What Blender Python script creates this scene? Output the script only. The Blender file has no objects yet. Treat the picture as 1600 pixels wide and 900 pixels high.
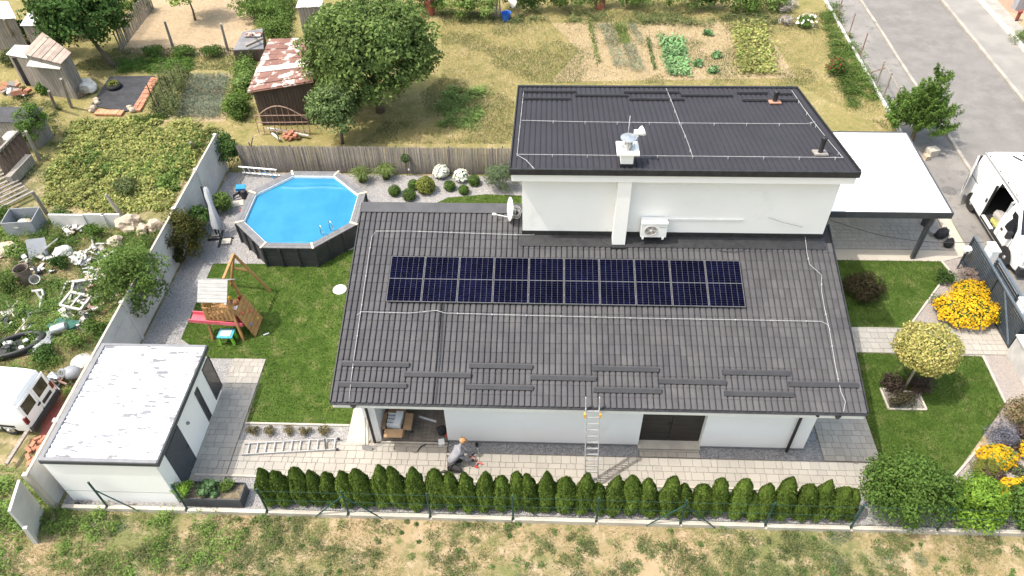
import bpy, bmesh, math, random
import numpy as np
from mathutils import Matrix, Vector, Euler

# ------------------------------------------------------------------ camera, sky, sun, exposure
sc = bpy.context.scene
col = sc.collection
CAM = np.array([5.07, -16.729, 21.786]); FPX = 1180.308
_yaw, _pit, _rol = 0.05780, 0.78962, -0.02577
cam_d = bpy.data.cameras.new('camera'); cam = bpy.data.objects.new('camera', cam_d); col.objects.link(cam)
_cy, _sy, _cp, _sp = math.cos(_yaw), math.sin(_yaw), math.cos(_pit), math.sin(_pit)
_f = np.array([-_sy*_cp, _cy*_cp, -_sp]); _r = np.array([_cy, _sy, 0.]); _u = np.cross(_r, _f)
_cr, _sr = math.cos(_rol), math.sin(_rol)
AR, AU, AF = _cr*_r+_sr*_u, -_sr*_r+_cr*_u, _f
cam.matrix_world = Matrix(((AR[0], AU[0], -AF[0], CAM[0]), (AR[1], AU[1], -AF[1], CAM[1]), (AR[2], AU[2], -AF[2], CAM[2]), (0, 0, 0, 1)))
cam_d.sensor_width = 36; cam_d.lens = FPX/1600*36; cam_d.clip_start = .1; cam_d.clip_end = 600
sc.camera = cam
SUN = Vector((-.5, -.12, 1)).normalized()
world = bpy.data.worlds.new('World'); sc.world = world; world.use_nodes = True
wn = world.node_tree.nodes; wl = world.node_tree.links
sky = wn.new('ShaderNodeTexSky'); sky.sky_type = 'NISHITA'; sky.sun_disc = False
sky.sun_elevation = math.asin(SUN.z); sky.sun_rotation = math.atan2(SUN.x, SUN.y); sky.air_density = 2.0; sky.dust_density = 5.0; sky.ozone_density = .8
bg = wn['Background']; wl.new(sky.outputs[0], bg.inputs[0]); bg.inputs[1].default_value = .15
sun_d = bpy.data.lights.new('sun', 'SUN'); sun_d.energy = 2.0; sun_d.angle = math.radians(.55); sun_d.color = (1, .97, .91)
sun = bpy.data.objects.new('sun', sun_d); col.objects.link(sun); sun.rotation_euler = SUN.to_track_quat('Z', 'Y').to_euler(); sun.location = (-20, -5, 40)
sc.view_settings.view_transform = 'Standard'; sc.view_settings.look = 'None'; sc.view_settings.gamma = 1; sc.view_settings.use_curve_mapping = False
sc.view_settings.exposure = 1.15
sc.cycles.max_bounces = 6; sc.cycles.diffuse_bounces = 4; sc.cycles.transparent_max_bounces = 8

# ------------------------------------------------------------------ helpers
rnd = random.Random(7); nr = np.random.default_rng(11)
def G(x, y, z=0.):
    "point of the place seen at a photograph pixel, at height z"
    d = AF+AR*(x-800)/FPX+AU*(450-y)/FPX; t = (z-CAM[2])/d[2]; q = CAM+t*d
    return Vector((q[0], q[1], z))
def wm(o):
    m = o.matrix_basis.copy()
    return wm(o.parent) @ o.matrix_parent_inverse @ m if o.parent else m
class MB:
    def __init__(s): s.v = []; s.f = []
    def add(s, v, f):
        n = len(s.v); s.v.extend(tuple(p) for p in v); s.f.extend(tuple(i+n for i in q) for q in f); return s
    def box(s, c, d, rz=0, e=None, bottom=True):
        x, y, z = d[0]/2, d[1]/2, d[2]/2
        m = (Euler(e).to_matrix() if e else Matrix.Rotation(rz, 3, 'Z')); c = Vector(c)
        v = [c+m@Vector(p) for p in ((-x,-y,-z),(x,-y,-z),(x,y,-z),(-x,y,-z),(-x,-y,z),(x,-y,z),(x,y,z),(-x,y,z))]
        f = [(4,5,6,7),(0,1,5,4),(1,2,6,5),(2,3,7,6),(3,0,4,7)]
        if bottom: f.append((3,2,1,0))
        return s.add(v, f)
    def b2(s, x0, x1, y0, y1, z0, z1): return s.box(((x0+x1)/2,(y0+y1)/2,(z0+z1)/2), (x1-x0,y1-y0,z1-z0))
    def beam(s, a, b, w, h=None, up=(0,0,1)):
        h = h or w; a = Vector(a); b = Vector(b); d = b-a; L = d.length
        if L < 1e-6: return s
        d /= L; up = Vector(up)
        if abs(d.dot(up)) > .98: up = Vector((0,1,0))
        r = d.cross(up).normalized(); u = r.cross(d)
        v = [p+r*i*w/2+u*j*h/2 for p in (a, b) for i, j in ((-1,-1),(1,-1),(1,1),(-1,1))]
        return s.add(v, [(3,2,1,0),(4,5,6,7),(0,1,5,4),(1,2,6,5),(2,3,7,6),(3,0,4,7)])
    def tube(s, pts, r, n=6, r1=None):
        pts = [Vector(p) for p in pts]; k = len(pts); V = []; F = []
        for i, p in enumerate(pts):
            d = (pts[min(i+1, k-1)]-pts[max(i-1, 0)]).normalized()
            a = Vector((0,0,1)) if abs(d.z) < .9 else Vector((1,0,0))
            x = d.cross(a).normalized(); y = d.cross(x); q = r if r1 is None else r+(r1-r)*i/(k-1)
            V += [p+(x*math.cos(t)+y*math.sin(t))*q for t in (2*math.pi*j/n for j in range(n))]
        for i in range(k-1):
            for j in range(n): F.append((i*n+j, i*n+(j+1)%n, (i+1)*n+(j+1)%n, (i+1)*n+j))
        F.append(tuple(range(n-1,-1,-1))); F.append(tuple((k-1)*n+j for j in range(n)))
        return s.add(V, F)
    def lathe(s, prof, c=(0,0,0), n=16, sx=1, sy=1, m=None):
        c = Vector(c); V = []; F = []; k = len(prof)
        for r, z in prof:
            for j in range(n):
                t = 2*math.pi*j/n; p = Vector((r*sx*math.cos(t), r*sy*math.sin(t), z)); V.append(c+(m@p if m else p))
        for i in range(k-1):
            for j in range(n): F.append((i*n+j, i*n+(j+1)%n, (i+1)*n+(j+1)%n, (i+1)*n+j))
        if prof[0][0] > 1e-4: F.append(tuple(range(n-1,-1,-1)))
        if prof[-1][0] > 1e-4: F.append(tuple((k-1)*n+j for j in range(n)))
        return s.add(V, F)
    def torus(s, c, R, r, m=None, n=20, k=8, sy=1.):
        c = Vector(c); V = []; F = []
        for i in range(n):
            a = 2*math.pi*i/n
            for j in range(k):
                b = 2*math.pi*j/k; p = Vector(((R+r*math.cos(b))*math.cos(a), (R+r*math.cos(b))*math.sin(a)*sy, r*math.sin(b)))
                V.append(c+(m@p if m else p))
        for i in range(n):
            for j in range(k): F.append((i*k+j, ((i+1)%n)*k+j, ((i+1)%n)*k+(j+1)%k, i*k+(j+1)%k))
        return s.add(V, F)
    def prism(s, pts, z0, z1):
        n = len(pts); V = [(p[0],p[1],z0) for p in pts]+[(p[0],p[1],z1) for p in pts]
        a = sum(pts[i][0]*pts[(i+1)%n][1]-pts[(i+1)%n][0]*pts[i][1] for i in range(n))
        o = range(n) if a > 0 else range(n-1,-1,-1); o = list(o)
        F = [tuple(n+i for i in o), tuple(reversed(o))]+[(o[i], o[(i+1)%n], n+o[(i+1)%n], n+o[i]) for i in range(n)]
        return s.add(V, F)
    def ext(s, prof, a, b, flip=False):
        "extrude a closed profile (list of 3D points) from offset a to offset b"
        a = Vector(a); b = Vector(b); n = len(prof)
        V = [Vector(p)+a for p in prof]+[Vector(p)+b for p in prof]
        F = [tuple(range(n)), tuple(range(2*n-1, n-1, -1))]+[(i, n+i, n+(i+1)%n, (i+1)%n) for i in range(n)]
        return s.add(V, F)
    def blob(s, c, d, seed=0, amp=.25, sub=2, flat=False, rz=0):
        bm = bmesh.new(); bmesh.ops.create_icosphere(bm, subdivisions=sub, radius=1)
        from mathutils import noise
        V = []; m = Matrix.Rotation(rz, 3, 'Z')
        for v in bm.verts:
            p = v.co.copy(); k = 1+amp*noise.noise(p*1.3+Vector((seed*3.7, seed*1.9, seed)))+amp*.4*noise.noise(p*3.1+Vector((seed, 5, seed*2)))
            q = Vector((p.x*k*d[0], p.y*k*d[1], p.z*k*d[2]))
            V.append(Vector(c)+m@q)
        F = [tuple(v.index for v in f.verts) for f in bm.faces]; bm.free()
        return s.add(V, F)
    def build(s, name, mat, parent=None, smooth=False, kind=None, uvn=None, fix=False):
        V = s.v; o0 = Vector((0,0,0))
        if parent is None and V:
            a = np.array(V, dtype=float); o0 = Vector(((a[:,0].min()+a[:,0].max())/2, (a[:,1].min()+a[:,1].max())/2, a[:,2].min()))
            V = (a-np.array(o0)).tolist()
        me = bpy.data.meshes.new(name); me.from_pydata(V, [], s.f); me.update()
        if fix:
            bm = bmesh.new(); bm.from_mesh(me); bmesh.ops.recalc_face_normals(bm, faces=bm.faces); bm.to_mesh(me); bm.free()
        o = bpy.data.objects.new(name, me); col.objects.link(o)
        for m in (mat if isinstance(mat, (list, tuple)) else [mat]): me.materials.append(m)
        if smooth:
            me.polygons.foreach_set('use_smooth', [True]*len(me.polygons))
            if smooth != 1: me.set_sharp_from_angle(angle=math.radians(smooth))
        if parent is None: o.location = o0
        else: put(o, parent)
        if kind: o['kind'] = kind
        return o
def put(o, parent):
    o.parent = parent; o.matrix_parent_inverse = wm(parent).inverted()
def npmesh(name, V, F, mat, parent=None, kind=None, smooth=False):
    "V (n,3) array, F (m,k) array"
    V = np.asarray(V, float); o0 = np.zeros(3)
    if parent is None: o0 = np.array([(V[:,0].min()+V[:,0].max())/2, (V[:,1].min()+V[:,1].max())/2, V[:,2].min()]); V = V-o0
    F = np.asarray(F, np.int32); k = F.shape[1]
    me = bpy.data.meshes.new(name); me.vertices.add(len(V)); me.vertices.foreach_set('co', V.astype(np.float32).ravel())
    me.loops.add(F.size); me.loops.foreach_set('vertex_index', F.ravel())
    me.polygons.add(len(F)); me.polygons.foreach_set('loop_start', np.arange(0, F.size, k, dtype=np.int32))
    me.update(calc_edges=True)
    if smooth: me.polygons.foreach_set('use_smooth', [True]*len(F))
    o = bpy.data.objects.new(name, me); col.objects.link(o); me.materials.append(mat)
    if parent is None: o.location = o0
    else: put(o, parent)
    if kind: o['kind'] = kind
    return o
def tag(o, label, cat, group=None, kind=None):
    o['label'] = label; o['category'] = cat
    if group: o['group'] = group
    if kind: o['kind'] = kind
    return o
def thing(name, label, cat, loc=(0,0,0), rz=0, group=None):
    o = bpy.data.objects.new(name, None); col.objects.link(o); o.location = loc; o.rotation_euler = (0,0,rz); o.empty_display_size = .2
    return tag(o, label, cat, group)
def copy_tree(o, parent=None):
    c = o.copy(); col.objects.link(c)
    if parent: c.parent = parent
    for ch in list(o.children):
        d = ch.copy(); col.objects.link(d); d.parent = c
        for g in list(ch.children):
            e = g.copy(); col.objects.link(e); e.parent = d
    return c
def struct(o): o['kind'] = 'structure'; return o
ORD = 'first second third fourth fifth sixth seventh eighth ninth tenth eleventh twelfth thirteenth fourteenth fifteenth sixteenth seventeenth eighteenth nineteenth twentieth'.split()

# ------------------------------------------------------------------ materials
def _new(name):
    m = bpy.data.materials.new(name); m.use_nodes = True; nt = m.node_tree
    return m, nt, nt.nodes, nt.links, nt.nodes['Principled BSDF']
def _mix(N, L, fac, a, b, mode='MIX'):
    n = N.new('ShaderNodeMix'); n.data_type = 'RGBA'; n.blend_type = mode
    for sock, val in ((n.inputs[0], fac), (n.inputs[6], a), (n.inputs[7], b)):
        if hasattr(val, 'links'): L.new(val, sock)
        else: sock.default_value = val if not isinstance(val, tuple) else (*val, 1)
    return n.outputs[2]
def _noise(N, L, co, scale, det=4, rough=.6, dist=0):
    n = N.new('ShaderNodeTexNoise'); n.inputs['Scale'].default_value = scale; n.inputs['Detail'].default_value = det
    n.inputs['Roughness'].default_value = rough; n.inputs['Distortion'].default_value = dist; L.new(co, n.inputs['Vector']); return n.outputs[0]
def _ramp(N, L, x, a, b):
    n = N.new('ShaderNodeMapRange'); n.inputs[1].default_value = a; n.inputs[2].default_value = b; n.interpolation_type = 'SMOOTHSTEP'; L.new(x, n.inputs[0]); return n.outputs[0]
def _bump(N, L, h, st, dist, P):
    n = N.new('ShaderNodeBump'); n.inputs['Strength'].default_value = st; n.inputs['Distance'].default_value = dist; L.new(h, n.inputs['Height']); L.new(n.outputs[0], P.inputs['Normal'])
def _obj(N, wld=False, sc_=None, L=None):
    if wld:
        g = N.new('ShaderNodeNewGeometry'); out = g.outputs['Position']
    else: out = N.new('ShaderNodeTexCoord').outputs['Object']
    if sc_:
        m = N.new('ShaderNodeMapping'); m.inputs['Scale'].default_value = sc_; L.new(out, m.inputs[0]); out = m.outputs[0]
    return out
def M(name, c, rough=.75, c2=None, scale=3., lo=.35, hi=.65, bump=0, bs=30, bd=.01, metal=0., spec=.4, island=0., st=None, wld=False, coat=0, c3=None, s3=20, lo3=.6, hi3=.7):
    m, nt, N, L, P = _new(name); P.inputs['Roughness'].default_value = rough; P.inputs['Metallic'].default_value = metal
    P.inputs['Specular IOR Level'].default_value = spec; P.inputs['Coat Weight'].default_value = coat
    co = _obj(N, wld, st, L)
    c2 = c2 or tuple(x*.82 for x in c)
    o = _mix(N, L, _ramp(N, L, _noise(N, L, co, scale), lo, hi), c, c2)
    if c3: o = _mix(N, L, _ramp(N, L, _noise(N, L, co, s3, 5), lo3, hi3), o, c3)
    if island:
        g = N.new('ShaderNodeNewGeometry'); r = N.new('ShaderNodeMapRange'); L.new(g.outputs['Random Per Island'], r.inputs[0])
        r.inputs[3].default_value = 1-island; r.inputs[4].default_value = 1+island
        oi = N.new('ShaderNodeObjectInfo'); r2 = N.new('ShaderNodeMapRange'); L.new(oi.outputs['Random'], r2.inputs[0]); r2.inputs[3].default_value = 1-island*.5; r2.inputs[4].default_value = 1+island*.5
        mu = N.new('ShaderNodeMath'); mu.operation = 'MULTIPLY'; L.new(r.outputs[0], mu.inputs[0]); L.new(r2.outputs[0], mu.inputs[1])
        h = N.new('ShaderNodeHueSaturation'); L.new(o, h.inputs['Color']); L.new(mu.outputs[0], h.inputs['Value']); o = h.outputs[0]
    L.new(o, P.inputs['Base Color'])
    if bump: _bump(N, L, _noise(N, L, co, bs, 5), bump, bd, P)
    return m
def leafmat(name, c, c2, trans=.3, island=.35, rough=.6, big=.6, spec=.08):
    m, nt, N, L, P = _new(name); g = N.new('ShaderNodeNewGeometry')
    o = _mix(N, L, g.outputs['Random Per Island'], c, c2)
    co = N.new('ShaderNodeTexCoord').outputs['Object']
    nz = _ramp(N, L, _noise(N, L, co, big, 3), .3, .7)
    h = N.new('ShaderNodeHueSaturation'); r = N.new('ShaderNodeMapRange'); L.new(nz, r.inputs[0]); r.inputs[3].default_value = 1-island; r.inputs[4].default_value = 1+island
    oi = N.new('ShaderNodeObjectInfo'); r2 = N.new('ShaderNodeMapRange'); L.new(oi.outputs['Random'], r2.inputs[0]); r2.inputs[3].default_value = .84; r2.inputs[4].default_value = 1.16
    mu = N.new('ShaderNodeMath'); mu.operation = 'MULTIPLY'; L.new(r.outputs[0], mu.inputs[0]); L.new(r2.outputs[0], mu.inputs[1])
    L.new(mu.outputs[0], h.inputs['Value']); L.new(o, h.inputs['Color'])
    P.inputs['Roughness'].default_value = rough; P.inputs['Specular IOR Level'].default_value = spec; L.new(h.outputs[0], P.inputs['Base Color'])
    t = N.new('ShaderNodeBsdfTranslucent'); L.new(h.outputs[0], t.inputs[0]); mx = N.new('ShaderNodeMixShader'); mx.inputs[0].default_value = trans
    L.new(P.outputs[0], mx.inputs[1]); L.new(t.outputs[0], mx.inputs[2]); L.new(mx.outputs[0], N['Material Output'].inputs[0])
    return m
def groundmat(name, cols, scales, bump=.5, bs=40, thr=.5, soft=.12):
    "cols[0] base, each further colour laid on by its own noise"
    m, nt, N, L, P = _new(name); P.inputs['Roughness'].default_value = .95; P.inputs['Specular IOR Level'].default_value = .03
    co = _obj(N, True); o = cols[0]
    mp = N.new('ShaderNodeMapping'); L.new(co, mp.inputs[0]); mp.inputs['Location'].default_value = (rnd.random()*50, rnd.random()*50, 0); co = mp.outputs[0]
    for i, (c, s) in enumerate(zip(cols[1:], scales)):
        th, so = (thr, soft) if not isinstance(s, tuple) else (s[1], s[2]); s = s[0] if isinstance(s, tuple) else s
        mp = N.new('ShaderNodeMapping'); L.new(co, mp.inputs[0]); mp.inputs['Location'].default_value = (i*13.1, i*7.7, 0)
        o = _mix(N, L, _ramp(N, L, _noise(N, L, mp.outputs[0], s, 6, .65), th-so, th+so), o, c)
    L.new(o, P.inputs['Base Color'])
    if bump: _bump(N, L, _noise(N, L, co, bs, 6, .7), bump, .03, P)
    return m
def gravelmat(name, c, c2, size=.03, bump=1.0):
    m, nt, N, L, P = _new(name); P.inputs['Roughness'].default_value = .9; co = _obj(N, True)
    v = N.new('ShaderNodeTexVoronoi'); v.inputs['Scale'].default_value = 1/size; L.new(co, v.inputs['Vector'])
    sp = N.new('ShaderNodeSeparateColor'); L.new(v.outputs['Color'], sp.inputs[0])
    o = _mix(N, L, sp.outputs[0], c, c2); o = _mix(N, L, _ramp(N, L, _noise(N, L, co, 1.2, 5), .45, .75), o, tuple(x*.75 for x in c))
    L.new(o, P.inputs['Base Color']); inv = N.new('ShaderNodeMath'); inv.operation = 'SUBTRACT'; inv.inputs[0].default_value = 1; L.new(v.outputs['Distance'], inv.inputs[1])
    _bump(N, L, inv.outputs[0], bump, size*.8, P); return m

WHITE = M('white_render', (.86,.852,.835), .85, (.83,.82,.80), .5, bump=.15, bs=60, wld=True, c3=(.72,.71,.69), s3=.9, lo3=.58, hi3=.85)
WHITEP = M('white_paint', (.78,.78,.77), .5, (.72,.72,.71), 2)
ANTH = M('anthracite_metal', (.045,.05,.058), .45, (.06,.065,.072), 4)
BLACKM = M('black_metal', (.018,.018,.02), .5, (.03,.03,.032), 5)
TILE = M('grey_roof_tile', (.080,.078,.082), .7, (.066,.064,.069), .5, .3, .7, wld=True, island=.11, spec=.12, c3=(.095,.092,.092), s3=1.3, lo3=.45, hi3=.8)
TILEU = M('dark_roof_sheet', (.042,.041,.049), .75, (.037,.036,.043), .6, .3, .7, wld=True, spec=.12)
STEEL = M('galvanised_steel', (.55,.56,.57), .35, (.42,.43,.44), 6, metal=.8)
ALU = M('aluminium', (.46,.46,.46), .45, (.38,.38,.38), 8, metal=.25)
WIRE = M('light_grey_wire', (.42,.42,.42), .5)
CONC = M('precast_concrete', (.56,.545,.52), .9, (.47,.455,.435), .9, bump=.3, bs=25, wld=True, c3=(.30,.29,.275), s3=2.2, lo3=.58, hi3=.8)
KERB = M('pale_kerb_concrete', (.48,.44,.37), .9, (.38,.345,.295), 1.5, bump=.3, bs=30, wld=True)
PAVE = M('beige_paver', (.345,.318,.278), .85, (.295,.272,.238), .35, wld=True, island=.10, bump=.2, bs=80, c3=(.265,.24,.21), s3=1.1, lo3=.58, hi3=.8)
PAVEG = M('grey_paver', (.34,.315,.285), .85, (.29,.27,.245), .4, wld=True, island=.12, bump=.2, bs=80)
SAND = M('joint_sand', (.23,.205,.175), .95, (.18,.16,.14), 3, wld=True)
SLAB = M('smooth_beige_slab', (.43,.38,.315), .85, (.39,.345,.285), .7, wld=True)
ASPH = groundmat('worn_asphalt', [(.185,.173,.163),(.16,.15,.142),(.21,.197,.185),(.135,.127,.12)], [.25,(1.1,.55,.15),(6,.66,.08)], .3, 60)
ASPH2 = groundmat('old_pavement_asphalt', [(.185,.175,.165),(.23,.215,.20),(.145,.138,.13)], [.4,(2.,.6,.1)], .3, 60)
GRAV = gravelmat('pale_gravel', (.36,.345,.335), (.21,.20,.195), .045)
GRAVD = gravelmat('dark_gravel', (.30,.30,.305), (.15,.15,.155), .05)
GRAVP = gravelmat('pinkish_chippings', (.36,.315,.285), (.25,.22,.20), .03)
MEADOW = groundmat('dry_meadow', [(.36,.265,.165),(.26,.205,.11),(.155,.16,.065),(.40,.305,.205),(.12,.135,.05)], [(.35,.48,.12),(.22,.51,.08),(1.7,.57,.12),(3.0,.58,.09)], .8, 30)
MEADOW2 = groundmat('olive_meadow', [(.345,.262,.140),(.215,.185,.078),(.38,.29,.175),(.125,.13,.048),(.25,.205,.085),(.17,.165,.062)], [(.3,.48,.1),(.7,.54,.1),(1.1,.54,.1),(4,.5,.12),(11,.54,.08)], .8, 30)
YARD = groundmat('yard_ground', [(.32,.25,.15),(.19,.175,.08),(.37,.29,.185),(.14,.135,.06)], [(.5,.47,.1),(1.2,.56,.1),(2.1,.52,.1)], .8, 30)
LAWN = groundmat('lawn_turf', [(.056,.098,.018),(.084,.128,.028),(.150,.160,.058),(.040,.076,.013)], [(.9,.5,.12),(1.6,.6,.1),(2.6,.58,.1)], .8, 60)
TILLED = groundmat('tilled_soil', [(.36,.27,.175),(.30,.225,.14),(.40,.31,.21)], [.8,(5,.55,.1)], 1., 25)
BEDSOIL = groundmat('garden_soil', [(.37,.28,.185),(.30,.23,.145),(.34,.28,.15)], [.7,(4,.55,.1)], 1., 25)
DARKEARTH = groundmat('dark_earth', [(.13,.105,.075),(.09,.075,.055),(.2,.165,.11)], [.9,(4,.55,.1)], .9, 25)
# ================================================================== THE GROUND
def sheet(name, pts, z, mat, px=False, parent=None):
    P = [(G(*p)[:2] if px else p) for p in pts]
    bm = bmesh.new(); vs = [bm.verts.new((p[0], p[1], z)) for p in P]; f = bm.faces.new(vs); f.normal_update()
    if f.normal.z < 0: f.normal_flip()
    bmesh.ops.triangulate(bm, faces=bm.faces)
    me = bpy.data.meshes.new(name); bm.to_mesh(me); bm.free(); me.materials.append(mat)
    o = bpy.data.objects.new(name, me); col.objects.link(o); struct(o); return o
def rect(x0, x1, y0, y1): return [(x0,y0),(x1,y0),(x1,y1),(x0,y1)]
# ground: gently uneven sheet far beyond the frame
sheet('ground', rect(-140, 150, -110, 170), 0, MEADOW)
sheet('meadow', rect(-70, 22.78, 12.6, 140), .002, MEADOW2); sheet('yard', rect(-70, -10.45, -7.6, 12.55), .002, YARD)
sheet('tilled_plot', [(185,82),(268,84),(330,88),(394,84),(402,-60),(262,-60)], .004, TILLED, True)
sheet('vegetable_plot', [(862,36),(1180,34),(1205,60),(1245,122),(860,128),(905,80)], .004, BEDSOIL, True)
sheet('onion_plot', [(232,190),(262,118),(366,116),(352,190)], .004, BEDSOIL, True)
GRAVBED = sheet('gravel_bed', [(-10.25,-.45),(-8.3,-.45),(-5.15,.8),(-1.2,3.9),(4.4,3.9),(4.4,12.25),(-10.2,12.4)], .008, GRAV)
sheet('hedge_gravel', rect(-10.0, 22., -5.28, -4.02), .008, GRAV)
sheet('wall_gravel', rect(1.95, 14.35, -2.95, -2.4), .010, GRAVD); sheet('side_gravel', rect(13.7, 14.36, -2.38, 3.6), .010, GRAVD); sheet('shed_gravel', rect(-10.2, -5.2, -5.2, 1.4), .006, GRAV)
LAWNL = [(-8.85,6.05),(-6.75,5.62),(-4.3,5.55),(-2.75,7.15),(-1.0,7.3),(-1.0,-1.9),(-5.15,-1.95),(-5.2,.9),(-6.4,.88),(-9.75,.6),(-9.6,2.0)]
LAWNL = [tuple(G(*p)[:2]) for p in ((333,412),(440,413),(470,411),(566,386))]+[(-.9,7.2),(-.9,-1.95),(-5.15,-1.98),(-5.22,.9),(-7.4,.87)]+[tuple(G(*p)[:2]) for p in ((283,530),)]
sheet('lawn', LAWNL, .016, LAWN)
LAWNS = [tuple(G(*p)[:2]) for p in ((680,318),(700,309),(760,304),(815,306),(815,332),(680,332))]
sheet('lawn', LAWNS, .014, LAWN)
LAWNR1 = [tuple(G(*p)[:2]) for p in ((1300,406),(1470,408),(1483,424),(1418,514),(1300,512))]
LAWNR2 = [tuple(G(*p)[:2]) for p in ((1325,551),(1535,557),(1571,632),(1488,748),(1430,790))]+[(15.95,-4.3),(15.95,1.7)]
sheet('lawn', LAWNR1, .012, LAWN); sheet('lawn', LAWNR2, .012, LAWN)
sheet('chipping_bed', [(15.9,-4.9),(22.7,-4.9),(22.75,7.0),(20.5,7.0),(18.,3.2),(18.,1.7),(20.,-2)], .006, GRAVP)
# edging strips between lawn and beds
for a, b in (((1483,424),(1418,514)), ((1535,557),(1571,632)), ((1488,748),(1530,700)), ((1470,408),(1483,424))):
    A, B = G(*a), G(*b); mb = MB().beam((A.x,A.y,.03),(B.x,B.y,.03), .07, .06); struct(mb.build('edging_strip', KERB))
# street side
sheet('road', rect(25.2, 30.05, -40, 140), .004, ASPH)
sheet('pavement', rect(22.95, 25.02, -40, 140), .006, ASPH2)
sheet('pavement', rect(30.25, 32.4, -40, 140), .006, M('concrete_walk', (.25,.235,.215), .9, (.20,.19,.175), .6, wld=True, bump=.2, bs=40))
sheet('front_yard', rect(32.75, 60, -40, 140), .006, TILLED)
sheet('brick_paving', [tuple(G(*p)[:2]) for p in ((1545,8),(1590,22),(1640,22),(1640,-30),(1530,-30))], .010, M('red_paving', (.42,.22,.15), .9, (.35,.19,.13), 4, wld=True))
ROADK = M('road_kerb_concrete', (.34,.31,.27), .9, (.26,.24,.21), 1.2, wld=True, bump=.3, bs=30)
for k in range(60):   # kerb stones, the far ones of the far kerb merge
    y = 2.0+k*1.0
    if y < 40:
        mb = MB().box((25.11+rnd.uniform(-.012,.012), y+.5, .04+rnd.uniform(-.015,.01)), (.16,.985,.10), rz=rnd.uniform(-.012,.012)); o = mb.build('kerb_stone', ROADK); o.parent = None; struct(o)
for k in range(24):
    y = 16.0+k*1.0
    mb = MB().box((30.15+rnd.uniform(-.01,.01), y+.5, .05), (.2,.985,.12), rz=rnd.uniform(-.008,.008)); struct(mb.build('kerb_stone', ROADK))
struct(MB().b2(32.42,32.56,10,45,0,.22).build('garden_kerb', CONC))
struct(MB().b2(32.58,33.6,22,45,0,.05).build('concrete_strip', ROADK))
struct(MB().lathe([(.0,.0),(.33,.0),(.33,.015),(.30,.02),(0,.02)], G(1483,298), 20).build('manhole_cover', M('cast_iron', (.10,.095,.09), .7, (.14,.13,.12), 12), smooth=False))

# pavers: rows of mixed lengths, the nearest as pieces of their own
def paver_cells(x0, x1, y0, y1, seed, rows=(.2,.3,.2,.3), lens=(.2,.3,.4,.3), along='x', g=.009):
    r = random.Random(seed); out = []; a = y0 if along == 'x' else x0; i = 0; A1 = y1 if along == 'x' else x1
    while a < A1-.05:
        w = rows[i % len(rows)]; i += 1; w = min(w, A1-a); b = (x0 if along == 'x' else y0); B1 = x1 if along == 'x' else y1
        b0 = b; first = True
        while b < B1-.02:
            l = r.choice(lens)*(r.uniform(.4,1) if first else 1); first = False
            if B1-b-l < .1: l = B1-b
            if along == 'x': out.append((b+g/2, b+l-g/2, a+g/2, a+w-g/2))
            else: out.append((a+g/2, a+w-g/2, b+g/2, b+l-g/2))
            b += l
        a += w
    return out
def paved(name, rects, mat, z, npick, seed, bedz):
    base = MB()
    for r in rects: base.add([(r[0],r[2],bedz),(r[1],r[2],bedz),(r[1],r[3],bedz),(r[0],r[3],bedz)], [(0,1,2,3)])
    o = struct(base.build(name, SAND)); o['kind'] = 'structure'
    cells = []
    for i, r in enumerate(rects): cells += paver_cells(*r[:4], seed+i, along=r[4] if len(r) > 4 else 'x')
    cells.sort(key=lambda c: (c[0]-5)**2*.3+(c[2]+17)**2)
    rest = MB(); cache = {}
    for k, c in enumerate(cells):
        h = z+rnd.uniform(-.003,.003); cx, cy = (c[0]+c[1])/2, (c[2]+c[3])/2
        if k < npick:
            key = (round(c[1]-c[0],2), round(c[3]-c[2],2))
            if key not in cache:
                mb = MB(); w, d = key[0]/2, key[1]/2; e = .012
                mb.add([(-w,-d,-.04),(w,-d,-.04),(w,d,-.04),(-w,d,-.04),(-w,-d,-.006),(w,-d,-.006),(w,d,-.006),(-w,d,-.006),(-w+e,-d+e,0),(w-e,-d+e,0),(w-e,d-e,0),(-w+e,d-e,0)],
                       [(8,9,10,11),(4,5,9,8),(5,6,10,9),(6,7,11,10),(7,4,8,11),(0,1,5,4),(1,2,6,5),(2,3,7,6),(3,0,4,7)])
                me = bpy.data.meshes.new('paver'); me.from_pydata(mb.v, [], mb.f); me.materials.append(mat); cache[key] = me
            p = bpy.data.objects.new('paver', cache[key]); col.objects.link(p); p.location = (cx, cy, h); p.parent = o; p.matrix_parent_inverse = wm(o).inverted()
        else: rest.box((cx, cy, h-.02), (c[1]-c[0], c[3]-c[2], .04), bottom=False)
    if rest.v:
        rest.build('far_pavers', mat, o, kind='stuff')
    return o
paved('paved_terrace', [(-5.2,1.95,-4.0,-2.69),(1.95,16.2,-4.0,-2.98),(-6.42,-5.22,-4.5,.86),(8.36,10.34,-2.96,-2.68),(14.38,16.2,-2.95,1.7)], PAVE, .055, 300, 3, .02)
paved('paved_path', [(15.9,22.55,1.74,3.0)], PAVE, .04, 180, 9, .016)
paved('paved_driveway', [(15.9,22.3,7.45,12.7)], PAVEG, .04, 300, 21, .016)
sheet('driveway_edge', [(15.9,6.75),(21.6,6.75),(22.9,7.2),(22.9,14.5),(22.35,14.5),(22.35,7.43),(15.9,7.43)], .024, SLAB)
sheet('paving_bed', rect(-6.5,16.25,-4.05,-2.3), .005, SAND)
struct(MB().b2(-6.25,16.3,-4.09,-4.01,0,.07).build('terrace_edging', KERB))
struct(MB().b2(-1.5,-.72,-2.74,3.8,0,.05).build('slab_walk', SLAB))
struct(MB().b2(-5.18,-1.52,-2.02,-1.95,0,.05).build('lawn_edging', KERB))
sheet('planting_strip', rect(-5.18,-1.52,-2.74,-2.03), .012, GRAV)
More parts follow.
